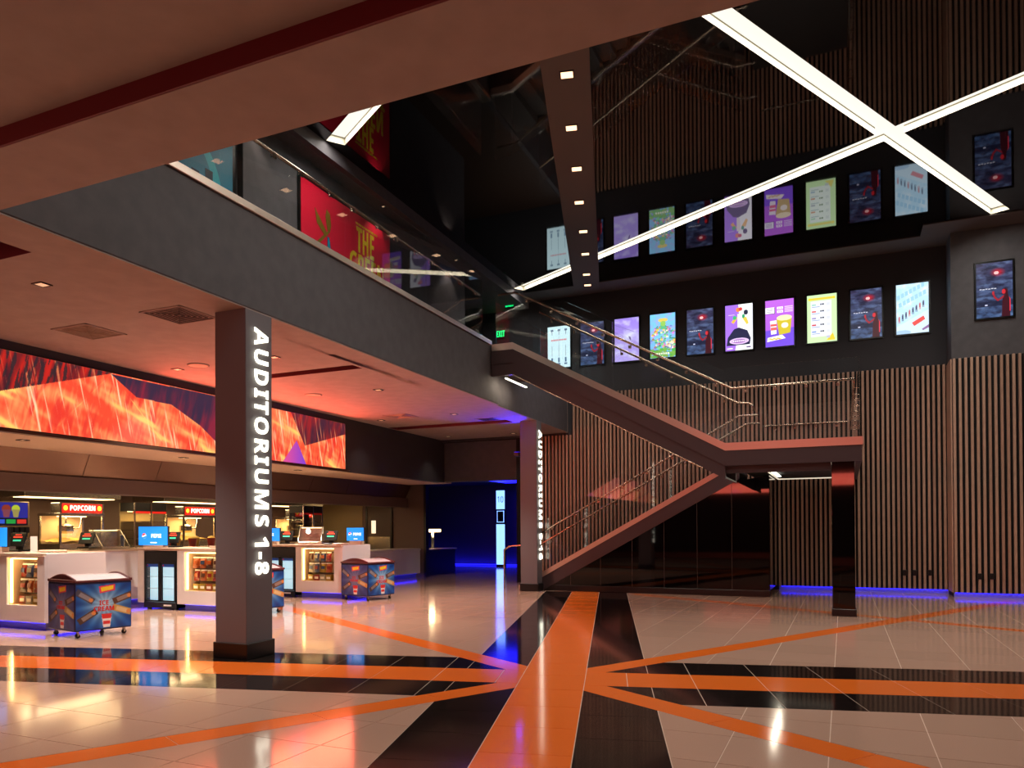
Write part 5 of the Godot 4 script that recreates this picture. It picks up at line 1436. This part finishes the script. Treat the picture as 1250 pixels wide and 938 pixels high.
	for k in 12:
		var c = cols[k % 3]
		var cs := thing("cup_stack", "tall stack of %s paper cups on the steel back counter" % c[0], "cups", T(Vector3(-14.9 - 0.12 * (k % 2), 1.15, -12.8 - k * 0.12 if k < 4 else -16.5 - (k - 4) * 0.13)), "stacks of paper cups")
		obj("cups", cupm, M[c[1]], cs)
		obj("rim", MB.new().lathe([Vector2(0.046, 0.29), Vector2(0.05, 0.295), Vector2(0.046, 0.3)], Vector3.ZERO, 12).done(), M.paper_white, cs)
	for k in 7:
		var bk := thing("popcorn_bucket", "striped popcorn bucket on the service counter", "bucket", T(Vector3(-13.5 - 0.2 * (k % 2), 1.16, -12.6 - k * 0.3), kr.randf()), "popcorn buckets")
		obj("bucket_wall", MB.new().lathe([Vector2(0.07, 0), Vector2(0.1, 0.2)], Vector3.ZERO, 16).done(), M.candy_yellow if k % 2 else M.candy_red, bk)
		obj("heap", MB.new().lathe([Vector2(0.098, 0.19), Vector2(0.07, 0.235), Vector2(0.0, 0.255)], Vector3.ZERO, 12).done(), M.popcorn, bk)
	for k in 3:  # unseen panels added to brighten the kitchen
		var kl := thing("added_ceiling_lamp", "warm panel light added in the kitchen ceiling", "light", T(Vector3(-14.2, 2.88, [-9.0, -13.6, -18.0][k])), "added kitchen ceiling panels")
		obj("panel", bc(Vector3.ZERO, Vector3(0.5, 0.02, 2.2)), M.kitchen_led, kl)
		area("panel_glow", Vector3(-14.2, 2.86, [-9.0, -13.6, -18.0][k]), Vector3.DOWN, Vector3(0, 0, 1), Vector2(0.5, 2.2), Color(1, 0.88, 0.68), 8.0, kl)
	# drink dispenser
	var dd := thing("drink_dispenser", "brown drink dispenser with a bright menu display above its nozzles", "drink dispenser", T(Vector3(-14.95, 1.15, -10.2), PI / 2))
	obj("body", bx(Vector3(-0.8, 0, -0.7), Vector3(0.75, 0.25, 0)), M.steel, dd)
	obj("tower", bx(Vector3(-0.8, 0.25, -0.7), Vector3(0.75, 1.0, -0.25), 0.01), M.kitchen_tan, dd)
	var menu := img(96, 64, Color(0.16, 0.16, 0.55))
	rect(menu, 0, 44, 96, 20, Color(0.05, 0.05, 0.1))
	rect(menu, 6, 48, 26, 12, Color(0.2, 0.35, 0.8)); rect(menu, 36, 48, 26, 12, Color(0.15, 0.6, 0.25)); rect(menu, 66, 48, 26, 12, Color(0.85, 0.2, 0.15))
	disc(menu, 36, 18, 13, 12, Color(0.55, 0.2, 0.15)); poly(menu, [Vector2(25, 20), Vector2(48, 20), Vector2(44, 42), Vector2(29, 42)], Color(0.5, 0.25, 0.3))
	disc(menu, 62, 18, 12, 12, Color(0.7, 0.75, 0.2)); poly(menu, [Vector2(52, 20), Vector2(73, 20), Vector2(69, 42), Vector2(56, 42)], Color(0.6, 0.55, 0.3))
	var mm := MB.new(); mm.quad(Vector3(-0.05, 0.52, -0.235), Vector3(0.7, 0.52, -0.235), Vector3(0.7, 0.98, -0.235), Vector3(-0.05, 0.98, -0.235))
	obj("display", mm.done(), picture("dispenser_screen", menu, 0.9), dd)
	for k in 6:
		obj("nozzle", MB.new().box(Vector3(-0.02 + k * 0.12, 0.36, -0.25), Vector3(0.06 + k * 0.12, 0.48, -0.12)).tube([Vector3(0.02 + k * 0.12, 0.28, -0.16), Vector3(0.02 + k * 0.12, 0.37, -0.16)], 0.02, 8).done(), M.black_plastic, dd)
	var crates := thing("drink_carton", "green and orange drink carton beside the dispenser", "carton", T(Vector3(-14.9, 1.15, -8.65), PI / 2))
	obj("carton", bc(Vector3(0, 0.28, -0.2), Vector3(0.5, 0.5, 0.3), 0.01), mat("carton_green", Color(0.2, 0.55, 0.2), 0.5), crates)
	for k in 2: obj("orange_band", bc(Vector3(0, 0.18 + 0.2 * k, -0.049), Vector3(0.5, 0.06, 0.004)), M.candy_orange, crates)
	obj("foot", bc(Vector3(0, 0.015, -0.2), Vector3(0.5, 0.03, 0.3)), M.steel, crates)
	# blue strips under the counters
	for q in [[Vector3(-13.15, 0.105, -8.3), Vector3(-11.16, 0.115, -8.3), "blue light strip under the counter block with the menu card"], [Vector3(-11.45, 0.115, -11.5), Vector3(-10.48, 0.115, -11.5), "blue light strip under the counter block behind the lobby column"], [Vector3(-11.2, 0.115, -14.85), Vector3(-10.1, 0.115, -14.85), "blue light strip under the counter block next to the low counter"]]:
		led_line("light_strip", q[2], q[0], q[1], Vector3(0, -1, 0.25), M.blue_led, Color(0.12, 0.1, 1), BLUE)
	for q in [[Vector3(-11.13, 0.1, -8.4), Vector3(-11.13, 0.1, -9.3), "blue light strip along the side of the block with the menu card"], [Vector3(-10.08, 0.1, -14.95), Vector3(-10.08, 0.1, -15.9), "blue light strip along the side of the block by the low counter"], [Vector3(-12.3, 0.125, -16.4), Vector3(-12.3, 0.125, -22.3), "blue light strip under the low white counter"], [Vector3(-13.3, 0.115, -9.5), Vector3(-13.3, 0.115, -18.0), "blue light strip under the service counter"]]:
		led_line("light_strip", q[2], q[0], q[1], Vector3(0.25, -1, 0), M.blue_led, Color(0.12, 0.1, 1), BLUE)

const BLUE := 14.0

# ------------------------------------------------------------------ corridor
func build_corridor() -> void:
	var t := thing("side_counter", "small dark counter with a tan top beside the blue corridor", "counter", Transform3D())
	obj("body", bx(Vector3(-13.2, 0, -25.3), Vector3(-12.4, 0.84, -23.1), 0.006), M.black_base, t)
	obj("counter_top", bx(Vector3(-13.25, 0.84, -25.35), Vector3(-12.36, 0.88, -23.05), 0.006), M.counter_top, t)
	t = thing("counter_lamp", "steel column lamp with a flat lit head on the small dark counter", "lamp", T(Vector3(-12.6, 0.88, -24.0)))
	obj("post", bx(Vector3(-0.05, 0, -0.05), Vector3(0.05, 0.56, 0.05), 0.006), M.steel, t)
	obj("head", bx(Vector3(-0.2, 0.56, -0.12), Vector3(0.24, 0.66, 0.12), 0.01), M.kitchen_led, t)
	obj("foot", bx(Vector3(-0.1, 0, -0.1), Vector3(0.1, 0.02, 0.1)), M.steel, t)
	var l := OmniLight3D.new()
	l.name = "lamp_glow"; t.add_child(l); l.position = Vector3(0, 0.5, 0.2); l.light_color = Color(1, 0.9, 0.7); l.light_energy = 0.25; l.light_size = 0.15; l.omni_range = 30; l.shadow_enabled = true
	t = thing("napkin_box", "white napkin box beside the counter lamp", "napkin box", T(Vector3(-12.75, 0.88, -23.4)))
	obj("box", bc(Vector3(0, 0.07, 0), Vector3(0.14, 0.14, 0.12), 0.01), M.paper_white, t)
	obj("tissue", MB.new().prism([Vector3(-0.04, 0.14, 0), Vector3(0.04, 0.14, 0), Vector3(0.02, 0.22, 0), Vector3(-0.03, 0.2, 0)], Vector3(0, 0, 0.01)).done(), M.paper_white, t)
	t = thing("kiosk_sign", "tall slim lit sign post with the number 10 in the blue corridor", "sign", T(Vector3(-12.43, 0, -29.5)))
	obj("post", bx(Vector3(-0.2, 0, -0.12), Vector3(0.2, 3.12, -0.02), 0.006), M.black_base, t)
	obj("upper_panel", bx(Vector3(-0.18, 2.33, -0.02), Vector3(0.18, 3.08, 0.0)), M.kiosk_glow, t)
	obj("lower_panel", bx(Vector3(-0.18, 0.1, -0.02), Vector3(0.18, 1.72, 0.0)), M.kiosk_glow, t)
	obj("small_screen_trim", MB.new().box(Vector3(-0.15, 2.24, -0.02), Vector3(0.15, 2.26, 0.0)).box(Vector3(-0.15, 1.8, -0.02), Vector3(0.15, 1.82, 0.0)).box(Vector3(-0.15, 1.8, -0.02), Vector3(-0.13, 2.26, 0.0)).box(Vector3(0.13, 1.8, -0.02), Vector3(0.15, 2.26, 0.0)).done(), M.kiosk_glow, t)
	obj("small_screen", bx(Vector3(-0.13, 1.82, -0.02), Vector3(0.13, 2.24, -0.005)), M.black_frame, t)
	obj("lettering", text_mesh("10", 0.24, 0.004, plainf), M.dark_print, t, Transform3D(Basis.from_scale(Vector3(0.8, 1, 1)), Vector3(0, 2.72, 0.003)))
	area("kiosk_light", Vector3(-12.43, 1.6, -29.45), Vector3(0, 0, 1), Vector3.UP, Vector2(0.36, 3.0), Color(0.25, 0.3, 1.0), 3.0, t)
	led_line("light_strip", "blue light strip at the foot of the far corridor wall", Vector3(-17, 0.035, -30.7), Vector3(-8.5, 0.035, -30.7), Vector3(0, 1, -0.5), M.blue_led, Color(0.12, 0.1, 1), 14.0, 0.06)
	var ul := thing("added_ceiling_lamp", "added blue wash light in the corridor ceiling", "light", T(Vector3(-11.5, 3.39, -28.5)))  # unseen panel added to wash the corridor in blue
	obj("panel", bc(Vector3(0, 0, 0), Vector3(1.6, 0.02, 2.6)), M.blue_led, ul)
	area("wash", Vector3(-11.5, 3.37, -28.5), Vector3.DOWN, Vector3(0, 0, 1), Vector2(1.6, 2.6), Color(0.15, 0.12, 1), 0.4, ul)
	led_line("light_strip", "blue light strip behind the slats at the foot of the poster wall", Vector3(-1.4, 0.092, WB + 0.055), Vector3(2.12, 0.092, WB + 0.055), Vector3(0, -1, -0.5), M.blue_led, Color(0.1, 0.1, 1), BLUE)
	led_line("light_strip", "blue light strip behind the slats at the foot of the pier", Vector3(2.18, 0.092, PIER + 0.055), Vector3(7.8, 0.092, PIER + 0.055), Vector3(0, -1, -0.5), M.blue_led, Color(0.1, 0.1, 1), BLUE)

# ------------------------------------------------------------------ ceiling fittings, outlets
func vent(label: String, at: Vector3, s: float, dark: bool) -> void:
	var t := thing("ceiling_vent", label, "vent", T(at), "square ceiling vents")
	var fr := MB.new()
	for k in 4:
		var b := Basis(Vector3.UP, k * PI / 2)
		var lo := b * Vector3(-s / 2, -0.012, -s / 2); var hi := b * Vector3(s / 2, 0.0, -s / 2 + 0.03)
		fr.box(lo.min(hi), lo.max(hi))
	obj("frame", fr.done(), M.ceiling_paint, t)
	obj("backing", bc(Vector3(0, 0.004, 0), Vector3(s - 0.06, 0.004, s - 0.06)), M.vent_dark if dark else M.vent_light, t)
	var n := 6
	var sl: Material = M.vent_dark if dark else M.vent_light
	for k in n:
		var h := (s / 2 - 0.04) * (k + 1.0) / n
		for q in 4:
			var b := Basis(Vector3.UP, q * PI / 2)
			var lo := b * Vector3(-h, -0.01 - 0.004 * (n - k) / n, h - 0.012); var hi := b * Vector3(h, -0.004, h - 0.004)
			obj("louvre", bx(lo.min(hi), lo.max(hi)), sl, t)

func build_fittings() -> void:
	vent("dark louvred ceiling vent beside the lobby column", Vector3(-7.36, LOW, -7.31), 0.66, true)
	vent("pale louvred ceiling vent over the freezer", Vector3(-9.04, LOW, -7.38), 0.66, false)
	vent("pale louvred ceiling vent past the end of the LED screen", Vector3(-9.36, LOW, -16.2), 0.62, false)
	vent("dark louvred ceiling vent above the column at the foot of the stair", Vector3(-7.75, LOW, -17.65), 0.5, true)
	var lights := [[-7.75, -5.73], [-9.88, -9.77], [-7.87, -9.75], [-7.96, -12.94], [-8.1, -16.5], [-10.2, -20.4], [-8.28, -20.6], [-10.13, -16.6]]
	for q in lights:
		square_light(Vector3(q[0], LOW, q[1]), TILT, 0.15, "small square downlight in the low concession ceiling", "downlights of the concession ceiling", 14.0 if q[1] > -20.0 and q[0] > -10.0 else 0.6)
	for q in [[-9.34, -9.68, "round ceiling speaker by the lobby column"], [-9.4, -12.84, "round ceiling speaker before the long screen"]]:
		var t := thing("ceiling_speaker", q[2], "speaker", T(Vector3(q[0], LOW, q[1])))
		obj("grille", MB.new().lathe([Vector2(0, -0.016), Vector2(0.15, -0.014), Vector2(0.16, -0.004)], Vector3.ZERO, 28).done(), M.vent_light, t)
		obj("rim", MB.new().lathe([Vector2(0.16, -0.016), Vector2(0.175, -0.01), Vector2(0.175, 0.0)], Vector3.ZERO, 28).done(), M.ceiling_paint, t)
	for q in [[-12.0, 1.5], [-8.0, 1.0], [-4.0, 0.5], [0.0, 0.5], [4.0, 0.5], [-10.0, -1.8], [-5.5, -1.8], [-1.0, -1.8], [3.5, -1.8]]:  # unseen downlights added as fill light for the entrance side
		square_light(Vector3(q[0], LOW + 0.13, q[1]), 0.0, 0.15, "small square downlight added as fill in the raised entry ceiling", "added fill downlights of the entry ceiling", 3.5)
	var bl := thing("added_floodlight", "small blue floodlight added out of view behind the stair column", "light", T(Vector3(-7.32, 3.4, -18.5)))  # added out of view to throw the blue glow onto the ceiling
	obj("housing", bc(Vector3.ZERO, Vector3(0.14, 0.1, 0.2), 0.01), M.black_plastic, bl)
	obj("lens", bc(Vector3(-0.0, 0.052, 0), Vector3(0.11, 0.004, 0.17)), M.blue_led, bl)
	spot(Vector3(-7.32, 3.47, -18.5), Vector3(0.1, 0.75, 0.75), 62.0, Color(0.16, 0.12, 1.0), 7.0, bl, 0.06)
	for q in [[1105.0, 699.5, WB + 0.075], [1117.0, 699.5, WB + 0.075], [1135.0, 699.5, WB + 0.075], [1196.0, 704.0, PIER + 0.07], [1211.0, 704.0, PIER + 0.07]]:
		var p := pz(q[0], q[1], q[2])
		var t := thing("wall_outlet", "black outlet box set among the slats of the poster wall" if q[2] < -21 else "black outlet box set among the slats of the pier", "outlet", T(p), "outlet boxes among the slats")
		obj("plate", bc(Vector3.ZERO, Vector3(0.09, 0.13, 0.03), 0.006), M.black_plastic, t)
		obj("socket", bc(Vector3(0, 0, 0.016), Vector3(0.04, 0.07, 0.004)), M.black_base, t)

# ------------------------------------------------------------------ ready
func _ready() -> void:
	rng.seed = 1
	cam = Camera3D.new()
	cam.name = "camera"
	cam.projection = Camera3D.PROJECTION_FRUSTUM
	cam.near = 0.05
	cam.far = 120.0
	cam.size = 0.05 * 938.0 / FX
	cam.frustum_offset = Vector2((625.0 - PX.x) / FX, (PX.y - 469.0) / FX) * 0.05
	cam.transform = Transform3D(Basis(Vector3.UP, deg_to_rad(25.85)) * Basis(Vector3.RIGHT, 0.009) * Basis(Vector3.BACK, -0.005), EYE)
	add_child(cam)
	cam.current = true
	var we := WorldEnvironment.new()
	we.name = "surroundings"
	var e := Environment.new()
	e.background_mode = Environment.BG_COLOR
	e.background_color = Color(0.0, 0.0, 0.0)
	e.tonemap_mode = Environment.TONE_MAPPER_LINEAR
	e.tonemap_exposure = 1.12
	e.sdfgi_enabled = true
	e.ssao_enabled = true
	e.ssil_enabled = true
	we.environment = e
	add_child(we)
	bold = SystemFont.new()
	bold.font_names = PackedStringArray(["Droid Sans"])
	bold.font_weight = 700
	plainf = SystemFont.new()
	plainf.font_names = PackedStringArray(["Droid Sans"])
	materials()
	build_bars()
	build_floor()
	build_shell()
	build_columns()
	build_bulkhead()
	build_stair()
	build_gallery()
	build_posters()
	build_concession()
	build_corridor()
	build_fittings()
